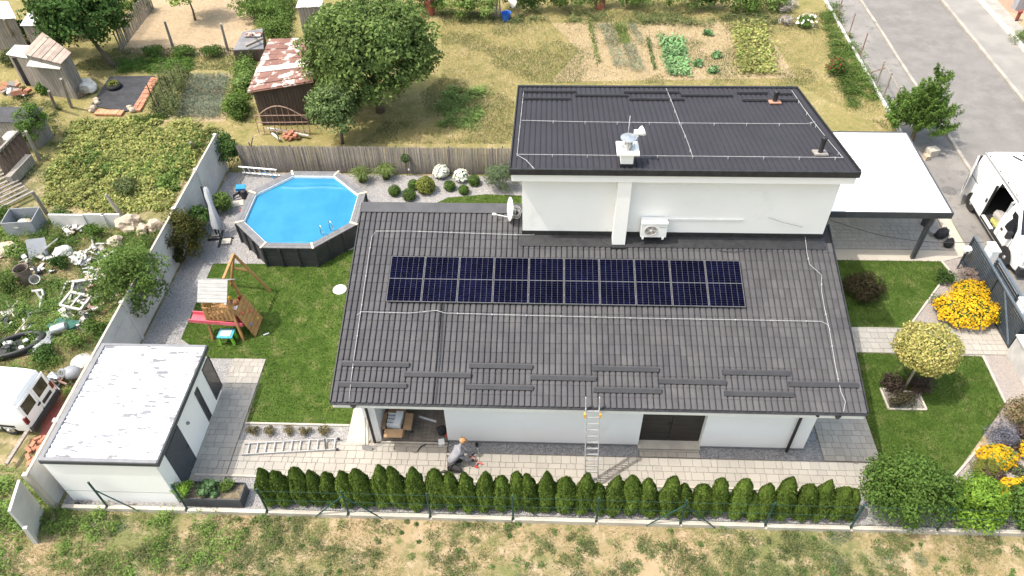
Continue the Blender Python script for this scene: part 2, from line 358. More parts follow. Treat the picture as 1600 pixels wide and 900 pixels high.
# ================================================================== THE HOUSE
TH = math.radians(15.079); TT = math.tan(TH); RC, RS = math.cos(TH), math.sin(TH)
def rz_(y): return 4.067+TT*y                     # height of the lower roof plane
RN = Vector((0, -RS, RC))
def ray_plane(x, y, P, n):
    d = AF+AR*(x-800)/FPX+AU*(450-y)/FPX; n = np.array(n); t = ((np.array(P)-CAM)@n)/(d@n); return Vector(CAM+t*d)
def RP(x, y, off=0.): return ray_plane(x, y, Vector((0,0,4.067))+RN*off, RN)   # pixel -> lower roof
house = thing('house', 'white rendered house with grey tiled lower roof and raised upper storey', 'house', (6.5,.5,0))
XL, XR, YE, YT = -1.308, 14.69, -3.27, 3.85
WX0, WX1, WY = -.72, 13.77, -2.53
# --- ground floor walls
w = MB()
w.b2(1.95, 8.33, WY, 3.4, 0, 3.0); w.b2(10.37, WX1, WY, 3.4, 0, 3.0)
w.b2(8.33, 10.37, WY, -2.3, 2.28, 3.0); w.b2(8.33, 10.37, -2.15, 3.4, 0, 3.0)
w.b2(4.5, 14.2, 3.4, 8.6, 0, 4.6)
wall = w.build('wall', WHITE, house)
MB().b2(-.3, 1.95, .3, 3.4, 0, 3.0).build('porch_back_wall', WHITE, house)
MB().b2(WX0, -.3, WY-.02, 3.4, 0, 2.95).build('porch_pillar_wall', WHITE, house)
MB().b2(1.93, 8.31, WY-.012, WY, 0, .10).build('plinth', M('grey_plinth', (.22,.22,.22), .9), house)
MB().b2(10.39, WX1+.012, WY-.012, WY, 0, .10).build('plinth', bpy.data.materials['grey_plinth'], house)
# soffit and fascia
MB().add([(XL+.05,YE+.08,2.93),(XR-.05,YE+.08,2.93),(XR-.05,3.3,2.98),(XL+.05,3.3,2.98)], [(3,2,1,0)]).build('soffit', WHITEP, house)
MB().b2(XL+.03, XR-.03, YE-.02, YE+.02, 2.90, 3.11).build('fascia', WHITEP, house)
# garage door with two leaves
BROWN = M('dark_brown_panel', (.026,.022,.019), .55, (.034,.029,.025), 3, st=(1,1,8))
dr = MB().b2(8.33,10.37,-2.30,-2.27,0,2.28).build('garage_door', BROWN, house)
for x0, x1 in ((8.36,9.34),(9.36,10.34)):
    for k in range(9): MB().b2(x0, x1, -2.325, -2.30, .03+k*.247, .03+k*.247+.238).build('panel', BROWN, dr)
MB().box((9.28,-2.35,1.05),(.03,.05,.14)).build('handle', BLACKM, dr)
MB().b2(8.33,10.37,-2.66,-2.30,0,.075).build('threshold', KERB, house)
# porch: raised floor of boards, dark glass door, wall lamp
fl = MB().b2(-.3,1.95,-2.62,.3,0,.10).build('porch_floor', M('porch_joint', (.06,.052,.045), .8), house)
WOODT = M('weathered_wood_tile', (.22,.185,.155), .7, (.15,.13,.11), 3, st=(1,6,1), wld=True, island=.22)
for k in range(15):
    x = -.3+k*.15; sp = -2.35+rnd.random()*2.2
    for y0, y1 in ((-2.6,sp),(sp,.28)): MB().b2(x+.004,x+.146,y0+.004,y1-.004,.10,.112).build('board', WOODT, fl)
MB().b2(-.3,1.95,-2.68,-2.625,0,.10).build('porch_step', KERB, house)
gd = MB().b2(.95,1.93,.26,.299,.1,2.3).build('glass_door', BLACKM, house)
MB().b2(1.02,1.86,.25,.259,.2,2.2).build('pane', M('dark_glass', (.01,.011,.013), .08, spec=.6), gd)
MB().b2(.95,1.94,-.95,.25,.113,2.05).build('dark_cabinet', M('black_panel', (.012,.012,.013), .6), house)
# --- lower roof: deck, tiles, trims
roof = MB().add([(XL,YE,rz_(YE)-.03),(XR,YE,rz_(YE)-.03),(XR,YT-.5,rz_(YT-.5)-.03),(XL+5.7,YT-.5,rz_(YT-.5)-.03),(XL+5.7,YT,rz_(YT)-.03),(XL,YT,rz_(YT)-.03),
                 (XL,YE,rz_(YE)-.18),(XR,YE,rz_(YE)-.18),(XR,YT-.5,rz_(YT-.5)-.18),(XL+5.7,YT-.5,rz_(YT-.5)-.18),(XL+5.7,YT,rz_(YT)-.18),(XL,YT,rz_(YT)-.18)],
                [(0,1,2,3,4,5),(11,10,9,8,7,6),(0,6,7,1),(1,7,8,2),(2,8,9,3),(3,9,10,4),(4,10,11,5),(5,11,6,0)]).build('roof', M('roof_deck', (.03,.03,.032), .8), house)
TWD = (XR-XL)/87; TU = [u*TWD/.2 for u in (0., .018, .030, .055, .10, .15, .178, .187, .2)]; TW = [-.034, -.034, .000, .016, .023, .0245, .022, .012, -.034]
def tile_vf(step=.021):
    V = []; F = []; n = len(TU)
    for u, h in zip(TU, TW): V.append((u, -.024*math.sin(math.pi*min(1,u/TWD))**1.0-.010*(u/TWD), h+step))
    for u, h in zip(TU, TW): V.append((u, .35, h+.002))
    for u, h in zip(TU, TW): V.append((u, -.024*math.sin(math.pi*min(1,u/TWD))-.010*(u/TWD)+.022, h-.008))
    for i in range(n-1): F += [(i, i+1, n+i+1, n+i), (2*n+i, 2*n+i+1, i+1, i)]
    return np.array(V), F
TV, TF = tile_vf()
tme = bpy.data.meshes.new('tile'); tme.from_pydata(TV.tolist(), [], TF); tme.materials.append(TILE)

Rm = np.array([[1,0,0],[0,RC,-RS],[0,RS,RC]])
ncol, nrow = 87, 21; picked = 0; allV = []; allF = []; off = 0
for r in range(nrow):
    for c in range(ncol):
        x = XL+c*(XR-XL)/ncol; s = r*.35; y = YE+s*RC; 
        if x > 4.25 and y > 2.2: continue
        if y > YT-.45: continue
        o0 = np.array([x, y, rz_(y)-.012])
        if r < 4 and picked < 300 and True:
            t = bpy.data.objects.new('tile', tme); col.objects.link(t); t.matrix_basis = Matrix.Translation(o0) @ Matrix.Rotation(TH+rnd.uniform(-.002,.002), 4, 'X')
            t.parent = roof; t.matrix_parent_inverse = wm(roof).inverted(); picked += 1
        else:
            allV.append(TV@Rm.T+o0+[0,0,rnd.uniform(-.002,.002)]); allF.append(np.array(TF)+off); off += len(TV)
tf = npmesh('tile_field', np.concatenate(allV), np.concatenate(allF), TILE, roof, 'stuff'); tf.data.shade_flat()

CAP = M('dark_flashing', (.05,.05,.055), .45, (.065,.065,.07), 2, wld=True)
rb = MB(); y0 = YT-.38
rb.add([(XL,y0,rz_(y0)+.05),(4.36,y0,rz_(y0)+.05),(4.36,YT+.03,rz_(YT)+.055),(XL,YT+.03,rz_(YT)+.055),(XL,YT+.03,rz_(YT)-.25),(4.36,YT+.03,rz_(YT)-.25)], [(0,1,2,3),(3,2,5,4)]).build('ridge_flashing', CAP, roof)
for x0, x1 in ((XL-.035,XL),(XR,XR+.035)):
    yy = YT if x0 < 0 else 3.2; p = [(x0,YE,rz_(YE)-.2),(x0,yy,rz_(yy)-.2),(x0,yy,rz_(yy)+.045),(x0,YE,rz_(YE)+.045)]
    MB().ext(p, (0,0,0), (x1-x0,0,0)).build('verge_trim', BLACKM, roof, fix=True)
# flashing apron at the foot of the upper storey
MB().add([(4.25,2.18,rz_(2.18)+.055),(14.45,2.18,rz_(2.18)+.055),(14.45,2.66,rz_(2.66)+.06),(4.25,2.66,rz_(2.66)+.06)], [(0,1,2,3)]).build('apron_flashing', BLACKM, roof)
MB().b2(4.34,14.38,2.612,2.64,4.7,5.0).build('base_flashing', BLACKM, house)
# gutter and downpipes
gt = MB(); prof = [(0,YE-.01+.05*math.cos(a)-.05,3.17+.05*math.sin(a)) for a in [math.pi+math.pi*i/6 for i in range(7)]]
gt.ext(prof, (XL,0,0), (XR,0,0)).build('gutter', BLACKM, house, fix=True)
def pipe(name, pts, r, mat, parent): return MB().tube(pts, r, 8).build(name, mat, parent, smooth=1)
pipe('downpipe', [(-.62,-3.32,3.05),(-.60,-3.15,2.9),(-.52,-2.68,2.6),(-.52,-2.66,.05)], .05, BLACKM, house)
pipe('downpipe', [(13.28,-3.32,3.05),(13.28,-3.1,2.85),(13.22,-2.62,2.55),(13.22,-2.62,.03)], .05, BLACKM, house)
for x in (-.85, 12.72+.9): MB().lathe([(.05,0),(.09,.1),(.10,.14)], (x+.23, -3.33, 2.98), 10).build('gutter_outlet', BLACKM, house)
# --- upper storey
uw = MB().b2(4.36, 14.36, 2.64, 8.9, 4.4, 6.40)
uw.add([(4.36,2.64,6.40),(14.36,2.64,6.40),(14.36,8.9,6.40),(4.36,8.9,6.40),(4.36,2.64,7.58),(14.36,2.64,7.58)], [(0,1,5,4),(1,2,5),(3,0,4),(2,3,4,5)])
uw.build('upper_wall', WHITE, house)
UX0, UX1, UY0, UY1, UZ0, UZ1 = 4.02, 14.595, 2.25, 9.24, 7.83, 6.55
US = (UZ1-UZ0)/(UY1-UY0)
def uz_(y): return UZ0+US*(y-UY0)
UN = Vector((0, -US, 1)).normalized()
def UP(x, y, off=0.): return ray_plane(x, y, Vector((0,UY0,UZ0))+UN*off, UN)
ur = MB().add([(UX0,UY0,UZ0-.03),(UX1,UY0,UZ0-.03),(UX1,UY1,UZ1-.03),(UX0,UY1,UZ1-.03),(UX0,UY0,UZ0-.14),(UX1,UY0,UZ0-.14),(UX1,UY1,UZ1-.14),(UX0,UY1,UZ1-.14)], [(0,1,2,3),(7,6,5,4),(0,4,5,1),(1,5,6,2),(2,6,7,3),(3,7,4,0)]).build('upper_roof', CAP, house)
ua = math.atan(US); m2 = np.array([[-1,0,0],[0,-math.cos(ua),-math.sin(ua)*-1*-1],[0,0,1]])
allV = []; allF = []; off = 0; L2 = math.hypot(UY1-UY0, UZ1-UZ0); nr2 = 20; nc2 = 57
Mu = np.array(Matrix.Rotation(math.pi, 3, 'Z') @ Matrix.Rotation(-ua, 3, 'X'))
TV2, TF2 = tile_vf(.004); TV2[:,2] *= .5
for r in range(nr2):
    for c in range(nc2):
        x = UX0+(c+1)*(UX1-UX0)/nc2; s = r*(L2-.02)/nr2; y = UY1-s*math.cos(ua)
        allV.append(TV2@Mu.T+np.array([x, y, uz_(y)-.01])); allF.append(np.array(TF2)+off); off += len(TV2)
npmesh('upper_tile_field', np.concatenate(allV), np.concatenate(allF), TILEU, ur, 'stuff').data.shade_flat()
MB().b2(UX0-.03,UX1+.03,UY0-.09,UY0-.001,UZ0-.16,UZ0+.05).build('front_trim', BLACKM, ur)
for x0 in (UX0-.04, UX1):
    p = [(x0,UY0,UZ0-.16),(x0,UY1,UZ1-.16),(x0,UY1,UZ1+.07),(x0,UY0,UZ0+.07)]; MB().ext(p,(0,0,0),(.04,0,0)).build('side_trim', BLACKM, ur, fix=True)
MB().b2(UX0-.04,UX1+.04,UY1,UY1+.1,UZ1-.16,UZ1+.05).build('rear_gutter', BLACKM, ur)
fs = MB().b2(UX0+.02,UX1-.02,UY0-.01,UY0+.03,UZ0-.46,UZ0-.16); fs.build('upper_fascia', WHITE, house)
MB().add([(UX0+.03,UY0+.03,7.38),(UX1-.03,UY0+.03,7.38),(UX1-.03,2.65,7.40),(UX0+.03,2.65,7.40)], [(3,2,1,0)]).build('upper_soffit', WHITE, house)
MB().b2(UX1-.06,UX1-.02,UY0+.03,2.64,7.37,7.67).build('fascia_return', WHITE, house)
# chimney: boxed flue on the wall, stack above the roof
ch = MB().b2(7.37,7.80,2.27,2.64,4.62,7.376).build('chimney_flue', WHITE, house)
MB().b2(7.35,7.82,2.12,2.66,4.60,4.74).build('flue_flashing', BLACKM, house)
cs = MB().b2(7.40,7.78,2.42,2.92,7.72,8.28).build('chimney_stack', WHITE, house)
MB().b2(7.385,7.795,2.405,2.935,7.70,7.93).build('stack_flashing', BLACKM, cs)
MB().b2(7.26,7.94,2.34,3.04,8.28,8.34).build('cap_plate', WHITE, cs)
MB().lathe([(.20,0),(.20,.03),(.13,.05),(.13,.28),(.10,.30)], (7.60,2.68,8.34), 18).build('cowl', STEEL, cs, smooth=30)
MB().lathe([(.0,-.01),(.24,0),(.25,.02),(0,.07)], (7.60,2.68,8.70), 24).build('cowl_disc', STEEL, cs, smooth=30)
cb = MB()
for k in range(8):
    a = k*math.pi/4; cb.tube([(7.6+.19*math.cos(a),2.68+.19*math.sin(a),8.36),(7.6+.21*math.cos(a),2.68+.21*math.sin(a),8.5)], .012, 5)
for k in range(3):
    a = k*2.09+.4; cb.tube([(7.6+.1*math.cos(a),2.68+.1*math.sin(a),8.6),(7.6+.1*math.cos(a),2.68+.1*math.sin(a),8.72)], .01, 5)
cb.build('cowl_bracket', STEEL, cs)
pipe('lightning_rod', [(7.60,3.02,8.1),(7.62,3.04,9.25)], .012, WIRE, cs)
# vent pipes on the upper roof
for px, py, r, h, bc in ((1281,240,.075,.5,(.30,.27,.25)), (1210,160,.085,.36,(.45,.24,.17))):
    b = UP(px, py, .03); base = MB().box(b+UN*.03, (.42,.36,.05), e=(ua,0,0)).build('vent_flashing', M('vent_base', bc, .8, tuple(x*.7 for x in bc), 6), ur)
    MB().lathe([(r,-.05),(r,h),(r*1.25,h),(r*1.25,h+.1),(r*.9,h+.13),(0,h+.13)], b, 12).build('vent_pipe', BLACKM, ur, smooth=30)
# snow guards
def guard(a, b, n, parent, h=.10):
    a = Vector(a); b = Vector(b); d = (b-a).normalized(); dn = d.cross(n).normalized()   # downslope-ish
    if dn.z > 0: dn = -dn
    p = [a+n*.03, a+n*(.03+h), a+n*(.03+h)+dn*.04, a+n*.07+dn*.15, a+n*.035+dn*.15]
    MB().ext(p, (0,0,0), b-a).build('snow_guard', GUARD, parent, fix=True)
GUARD = M('grey_guard', (.036,.036,.040), .6, (.044,.044,.048), 2, wld=True)
for (xa,ya),(xb,yb) in (((536,565),(640,565)),((733,568),(832,568)),((926,572),(1029,573)),((1128,577),(1233,580)),((632,581),(736,582)),((829,586),(931,587)),((1029,592),(1134,593)),((1232,597),(1340,597)),((531,597),(636,598)),((728,601),(833,601)),((927,605),(1033,607)),((1131,611),(1239,612))):
    A, B = RP(xa,ya,.06), RP(xb,yb,.06); ym = (A.y+B.y)/2; guard((A.x,ym,rz_(ym)),(B.x,ym,rz_(ym)), RN, roof)
for (xa,ya),(xb,yb) in (((815,144),(900,144)),((815,155),(891,155)),((899,150),(982,150)),((975,145),(1062,145)),((983,156),(1069,156)),((1065,150),(1145,150)),((1152,146),(1200,146)),((1160,157),(1250,158)),((1212,147),(1238,148))):
    A, B = UP(xa,ya,.05), UP(xb,yb,.05); ym = (A.y+B.y)/2; guard((A.x,ym,uz_(ym)),(B.x,ym,uz_(ym)), UN, ur, .08)
# lightning wires with their clips
def wire(pts, fn, off, parent, n=None, clip=.45, r=.0085, mat=None, name='lightning_wire'):
    P = [fn(x, y, off) for x, y in pts]; mb = MB(); mb.tube(P, r, 5)
    if clip:
        acc = 0
        for a, b in zip(P, P[1:]):
            L = (b-a).length; t = clip-acc
            while t < L:
                q = a+(b-a)*(t/L); mb.tube([q+n*.01, q-n*(off-.0)], .014, 4); mb.box(q-n*.01, (.035,.035,.03)); t += clip
            acc = L-(t-clip)
    return mb.build(name, mat or WIRE, parent)
for pts in ([(545,627),(549,590),(555,545),(566,470),(576,400),(581,370),(587,361),(640,361),(700,363),(815,367),(834,367),(838,352)],
            [(558,492),(565,487),(600,488),(640,489),(682,485),(695,489),(800,492),(1000,497),(1180,500),(1283,502),(1293,507),(1297,516)],
            [(1257,360),(1261,395),(1265,413),(1284,430),(1284,455),(1288,480),(1296,515),(1305,570),(1314,612),(1321,628),(1318,643)]):
    wire(pts, RP, .10, roof, RN, 1.1)
for pts in ([(818,143),(812,200),(808,242),(822,250),(835,264)], [(815,188),(900,190),(1060,192),(1200,193),(1262,193),(1274,190)], [(809,241),(900,242),(985,243),(1100,244),(1200,245),(1318,246)], [(1237,141),(1255,168),(1275,195),(1300,226),(1317,246)], [(1041,138),(1050,160),(1062,192),(1072,215),(1082,243)]):
    wire(pts, UP, .09, ur, UN, 1.1)
for dx in (0, 5): wire([(688+dx,474),(686+dx,500),(682+dx,560),(678+dx,600),(675+dx,631)], RP, .07, roof, None, 0, .012, BLACKM, 'cable')
wire([(930,360),(940,378),(955,385),(972,383),(985,376),(995,380),(1005,375)], RP, .06, roof, None, 0, .012, BLACKM, 'cable')
wire([(1110,385),(1130,393),(1150,394),(1170,388),(1185,378)], RP, .05, roof, None, 0, .008, BLACKM, 'cable')
wire([(1200,340),(1225,348),(1255,355)], lambda x, y, o: ray_plane(x, y, (0,2.55,0), (0,1,0)), 0, house, None, 0, .01, WIRE, 'cable')
# power cable from the wall across the drive to the gate post
pc = [Vector((14.5,4.2,4.6)).lerp(Vector((22.4,6.2,1.6)), t)-Vector((0,0,.5*math.sin(math.pi*t))) for t in [i/10 for i in range(11)]]
tag(MB().tube(pc, .012, 5).build('power_cable', BLACKM), 'thin black cable slung from house corner over driveway to gate lamp', 'cable')
# --- ten solar panels
PVF = M('panel_frame', (.12,.12,.125), .5)
PVB = M('panel_backsheet', (.115,.118,.13), .4, spec=.1)
PVC = M('solar_cell', (.0018,.002,.009), .5, (.003,.0035,.015), 1.2, spec=.0, island=.25, wld=True)
DIG = [ORD[i] for i in range(10)]
po = Vector((0,0,4.191))
def pv(k):
    t = thing('solar_module', f'dark blue solar panel on the roof, {DIG[k]} from the left of the row of ten' if k not in (0, 9) else ('dark blue solar panel at the left end of the roof row' if k == 0 else 'dark blue solar panel at the right end of the roof row'), 'solar panel', (0,0,0), 0, 'solar panels in a row on the lower roof')
    W, H = 1.134, 1.722
    f = MB()
    for x0, x1, y0, y1 in ((0,W,0,.014),(0,W,H-.014,H),(0,.014,.014,H-.014),(W-.014,W,.014,H-.014)): f.b2(x0,x1,y0,y1,-.035,.004)
    f.build('frame', PVF, t)
    MB().b2(.014,W-.014,.014,H-.014,-.02,-.002).build('backsheet', PVB, t)
    c = MB(); cw = (W-.044-.008*5)/6; chh = (H/2-.022-.012-.003*9)/10
    for h in range(2):
        for r in range(10):
            for q in range(6):
                x = .022+q*(cw+.008); y = .022+r*(chh+.003)+h*(H/2-.006); c.add([(x,y,.0),(x+cw,y,.0),(x+cw,y+chh,.0),(x,y+chh,.0)], [(0,1,2,3)])
    c.build('cell_field', PVC, t, kind='stuff')
    r = MB()
    for y in (.35, 1.37): r.b2(-.01,W+.01,y-.02,y+.02,-.085,-.036)
    r.build('rail', ALU, t)
    return t
p0 = pv(0)
for k in range(10):
    o = p0 if k == 0 else copy_tree(p0)
    if k: o['label'] = (f'dark blue solar panel on the roof, {DIG[k]} from the left of the row' if k < 9 else 'dark blue solar panel at the right end of the roof row')
    o.location = po+Vector((k*1.154, 0, 0)); o.rotation_euler = (TH, 0, 0)
# --- air conditioner on the upper wall, cable trunking
ac = thing('air_conditioner', 'white outdoor air conditioner unit on brackets by the upper wall', 'air conditioner', (8.72,2.45,5.0))
b = MB().b2(8.28,9.12,2.28,2.58,5.08,5.66).build('casing', WHITEP, ac)
MB().b2(8.27,9.13,2.27,2.59,5.62,5.69).build('top_cover', WHITEP, ac)
fan = MB().torus((8.60,2.275,5.37), .20, .018, Matrix.Rotation(math.pi/2,3,'X'), 24, 6); fan.build('fan_ring', M('fan_grey', (.45,.43,.41), .6), ac)
MB().lathe([(0,0),(.19,0),(.19,.004),(0,.004)], (8.60,2.278,5.37), 24, m=Matrix.Rotation(math.pi/2,3,'X')).build('fan_recess', M('fan_dark', (.28,.25,.235), .7), ac)
bl = MB()
for k in range(5):
    a = k*1.2566; bl.box((8.6+.1*math.cos(a),2.272,5.37+.1*math.sin(a)), (.16,.004,.06), e=(0,-a,0))
bl.build('fan_blade', bpy.data.materials['fan_grey'], ac)
MB().lathe([(0,0),(.04,0),(.035,.012),(0,.016)], (8.60,2.274,5.37), 12, m=Matrix.Rotation(math.pi/2,3,'X')).build('fan_hub', WHITEP, ac)
MB().b2(8.86,9.08,2.276,2.28,5.50,5.53).build('name_strip', M('grey_print', (.4,.4,.4)), ac)
for x in (8.36, 9.02): MB().b2(x-.03,x+.03,2.26,2.63,5.0,5.075).build('foot', WHITEP, ac)
MB().b2(9.13,11.62,2.59,2.638,5.55,5.61).build('cable_trunking', WHITEP, house)
# --- satellite dish and the white wireless antenna, cable coil
sd = thing('satellite_dish', 'white satellite dish on the roof ridge beside the upper wall', 'satellite dish', RP(800,345))
c0 = RP(800, 345)+Vector((.02,.1,.42)); mm = Euler((0, math.radians(-78), math.radians(12))).to_matrix()
MB().lathe([(0,.0),(.15,.01),(.30,.045),(.42,.09),(.425,.10),(.30,.06),(.15,.025),(0,.012)], c0, 24, m=mm).build('reflector', WHITEP, sd, smooth=1)
tip = c0+Vector((-.62,-.12,-.12)); pipe('arm', [c0+Vector((.03,0,-.38)), tip], .014, WHITEP, sd)
MB().lathe([(.03,-.07),(.045,-.03),(.045,.05),(.03,.07)], tip, 10, m=mm).build('receiver', WHITEP, sd)
pipe('mast', [c0+Vector((.08,0,-.5)), c0+Vector((.08,0,.0)), c0+Vector((.03,0,.02))], .022, STEEL, sd)
ci = MB(); cc = ray_plane(806, 333, (4.2,0,0), (1,0,0)); cc = RP(806,335,.12)
for k in range(7):
    ci.torus(cc+Vector((rnd.uniform(-.05,.05),rnd.uniform(-.05,.05),rnd.uniform(0,.15))), rnd.uniform(.13,.2), .012, Euler((rnd.uniform(.8,1.6),rnd.uniform(-.5,.5),rnd.uniform(-.5,.5))).to_matrix(), 16, 5)
tag(ci.build('cable_coil', M('pale_cable', (.5,.5,.49), .6)), 'pale coil of spare cable lying beside the satellite dish', 'cable coil')
an = thing('wireless_antenna', 'small white wireless antenna on a pole behind the chimney stack', 'antenna', (7.92,2.98,7.75))
MB().tube([(7.92,2.98,7.75),(7.92,2.98,8.62)], .018, 6).build('pole', STEEL, an)
MB().lathe([(.03,-.06),(.10,.0),(.155,.10),(.16,.16),(.0,.17)], (7.93,2.94,8.72), 16, m=Euler((0,math.radians(70),math.radians(15))).to_matrix()).build('radome', WHITEP, an, smooth=30)
MB().box((7.84,2.93,8.70),(.14,.12,.20)).build('housing', WHITEP, an)
# --- carport
cp = thing('carport', 'white flat carport roof on dark grey frame beside the house', 'carport', (19,9.6,0))
CX0, CX1, CY0, CY1, CZ = 14.62, 21.13, 6.83, 12.5, 2.50
CW = M('white_sheet', (.83,.83,.82), .45, (.80,.80,.79), .8)
rs = MB(); n = 28
for k in range(n):
    y0 = CY0+.06+(CY1-CY0-.12)*k/n; y1 = CY0+.06+(CY1-CY0-.12)*(k+1)/n
    MB().b2(CX0+.02,CX1-.06,y0+.004,y1-.004,CZ-.05,CZ-.012).build('roof_panel', CW, cp)
MB().b2(CX0,CX1,CY0,CY0+.05,CZ-.26,CZ+.02).build('front_beam', ANTH, cp); MB().b2(CX0,CX1,CY1-.05,CY1,CZ-.26,CZ+.02).build('rear_beam', ANTH, cp)
MB().b2(CX1-.05,CX1,CY0+.05,CY1-.05,CZ-.26,CZ+.02).build('side_beam', ANTH, cp); MB().b2(CX0,CX0+.05,CY0+.05,CY1-.05,CZ-.26,CZ+.02).build('side_beam', ANTH, cp)
for x, y in ((20.42,6.93),(16.35,6.95),(20.42,12.35)): MB().b2(x-.075,x+.075,y-.075,y+.075,0,CZ-.26).build('post', ANTH, cp)
for y in (8.6,10.5): MB().b2(CX0+.05,CX1-.05,y-.04,y+.04,CZ-.2,CZ-.052).build('rafter', ANTH, cp)
# ================================================================== GARDEN SHED
shed = thing('garden_shed', 'white flat-roofed garden shed with metal roof in painted glare streaks and dark door', 'shed', (-8.2,-2.8,0))
SX0, SX1, SY0, SY1, SZ = -9.87, -6.22, -5.13, -.56, 2.47
MB().b2(-9.89,-6.42,-5.06,-.66,0,2.36).build('wall', WHITE, shed)
SROOF = M('painted_glare_sheet', (.86,.86,.86), .35, (.80,.80,.80), 1.5, wld=True, st=(1.5,5.0,1), c3=(.20,.20,.215), s3=1.5, lo3=.52, hi3=.60)  # sun and sky glare on the ribbed sheet painted as white with grey dashes
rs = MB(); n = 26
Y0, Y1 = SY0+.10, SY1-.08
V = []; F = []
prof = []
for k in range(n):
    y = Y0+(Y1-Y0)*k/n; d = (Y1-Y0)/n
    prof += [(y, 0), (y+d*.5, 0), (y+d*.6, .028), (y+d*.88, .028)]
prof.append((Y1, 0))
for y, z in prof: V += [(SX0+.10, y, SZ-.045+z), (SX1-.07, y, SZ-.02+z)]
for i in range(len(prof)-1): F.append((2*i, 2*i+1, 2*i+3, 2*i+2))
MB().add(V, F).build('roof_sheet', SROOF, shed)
TRIM = M('grey_trim', (.17,.17,.18), .5, (.2,.2,.21), 3)
MB().b2(SX0,SX0+.13,SY0,SY1,SZ-.16,SZ+.02).build('roof_trim', TRIM, shed); MB().b2(SX1-.06,SX1,SY0,SY1,SZ-.16,SZ+.02).build('roof_trim', ANTH, shed)
MB().b2(SX0+.13,SX1-.06,SY0,SY0+.12,SZ-.16,SZ+.018).build('roof_trim', TRIM, shed); MB().b2(SX0+.13,SX1-.06,SY1-.10,SY1,SZ-.16,SZ+.018).build('roof_trim', TRIM, shed)
MB().b2(SX0+.01,SX1-.005,SY0-.012,SY0-.001,SZ-.17,SZ-.03).build('front_flashing', ANTH, shed)
GLD = M('dark_window', (.018,.02,.024), .12, spec=.6)
for y0, y1, z0, z1 in ((-1.16,-.5,.2,1.88),(-2.03,-1.75,.12,1.75)):
    f = MB()
    for a in ((y0,y1,z0,z0+.04),(y0,y1,z1-.04,z1),(y0,y0+.04,z0+.04,z1-.04),(y1-.04,y1,z0+.04,z1-.04)): f.b2(-6.42,-6.395,*a)
    wf = f.build('window', ANTH, shed); MB().b2(-6.418,-6.405,y0+.04,y1-.04,z0+.04,z1-.04).build('pane', GLD, wf)
dd = MB().b2(-6.42,-6.40,-4.52,-3.44,.02,1.98).build('door', ANTH, shed)
DSL = M('blue_grey_slat', (.055,.065,.08), .45, (.065,.075,.09), 3)
for k in range(14): MB().b2(-6.40,-6.385,-4.50+k*.0750,-4.50+k*.0750+.066,.04,1.96).build('slat', DSL, dd)
MB().tube([(-6.385,-3.55,1.0),(-6.33,-3.55,1.0),(-6.33,-3.68,1.0)], .014, 6).build('handle', BLACKM, dd)
MB().lathe([(.05,0),(.06,.05),(.03,.09),(0,.09)], (-6.42,-3.0,1.45), 10, m=Matrix.Rotation(math.pi/2,3,'Y')).build('wall_lamp', TRIM, shed)
MB().b2(-9.89,-6.41,-5.064,-5.06,.62,.632).build('wall_joint', TRIM, shed)

# ================================================================== CONCRETE WALLS, FENCES
cw = thing('concrete_wall', 'grey precast concrete panel wall along the left boundary', 'wall', (-10.35,4,0))
ys = [12.6,9.9,7.2,4.5,1.8,-.9,-3.4,-5.35]
for k, (a, b) in enumerate(zip(ys, ys[1:])):
    for j in range(4): MB().box((-10.35+rnd.uniform(-.006,.006),(a+b)/2,.25+j*.49),(.06,a-b-.1,.482)).build('panel', CONC, cw)
    MB().b2(-10.39,-10.31,b+.05,a-.05,1.97,2.01).build('coping', KERB, cw)
for k, y in enumerate(ys): MB().b2(-10.43,-10.27,y-.07,y+.07,0,2.06).build('post', KERB if k in (3,7) else CONC, cw)
cw2 = thing('concrete_wall_end', 'last leaning concrete panel where the boundary wall meets the field', 'wall', (-10.5,-5.9,0))
MB().box((-10.52,-5.97,.9),(.08,1.05,1.95), e=(0,.06,.22)).build('panel', CONC, cw2); MB().box((-10.36,-6.5,.45),(.12,.12,1.0), e=(0,.1,.2)).build('post', CONC, cw2)
lw = thing('low_concrete_wall', 'low grey concrete wall between the potato field and the junk yard', 'wall', (-15.2,8.2,0))
for k in range(2): MB().box((-16.0+k*1.6,8.2+.05*k,.38),(1.58,.09,.8), rz=.02*k).build('panel', CONC, lw)
MB().box((-14.35,8.22,.36),(.12,.14,.84)).build('post', CONC, lw)
# reed screen
rf = thing('reed_fence', 'brown reed screen fence behind the pool and shrub bed', 'fence', (-2.5,12.4,0))
REED = M('dry_reed', (.225,.20,.18), .9, (.165,.147,.132), 1.2, wld=True, island=.22, st=(1,1,.3))
V = []; F = []; x = -9.45; i = 0
while x < 8.5:
    y = 12.45-.04*(x+9)/12+rnd.uniform(-.015,.015); h = 1.52+rnd.uniform(-.04,.06); wd = rnd.uniform(.012,.022); tl = rnd.uniform(-.012,.012)
    V += [(x,y-.006,.02),(x+wd,y-.006,.02),(x+wd+tl,y-.006,h),(x+tl,y-.006,h),(x,y+.006,.02),(x+wd,y+.006,.02),(x+wd+tl,y+.006,h),(x+tl,y+.006,h)]
    F += [(i,i+1,i+2,i+3),(i+5,i+4,i+7,i+6),(i+3,i+2,i+6,i+7),(i+1,i+5,i+6,i+2),(i+4,i,i+3,i+7)]; i += 8; x += wd+rnd.uniform(-.004,.004)
npmesh('reeds', V, F, REED, rf, 'stuff')
for z in (.4, 1.1): MB().tube([(-9.4,12.49,z),(8.5,12.43,z)], .012, 5).build('wire', BLACKM, rf)
for k in range(8): MB().tube([(-9.4+k*2.5,12.52,0),(-9.4+k*2.5,12.52,1.55)], .025, 6).build('post', ANTH, rf)
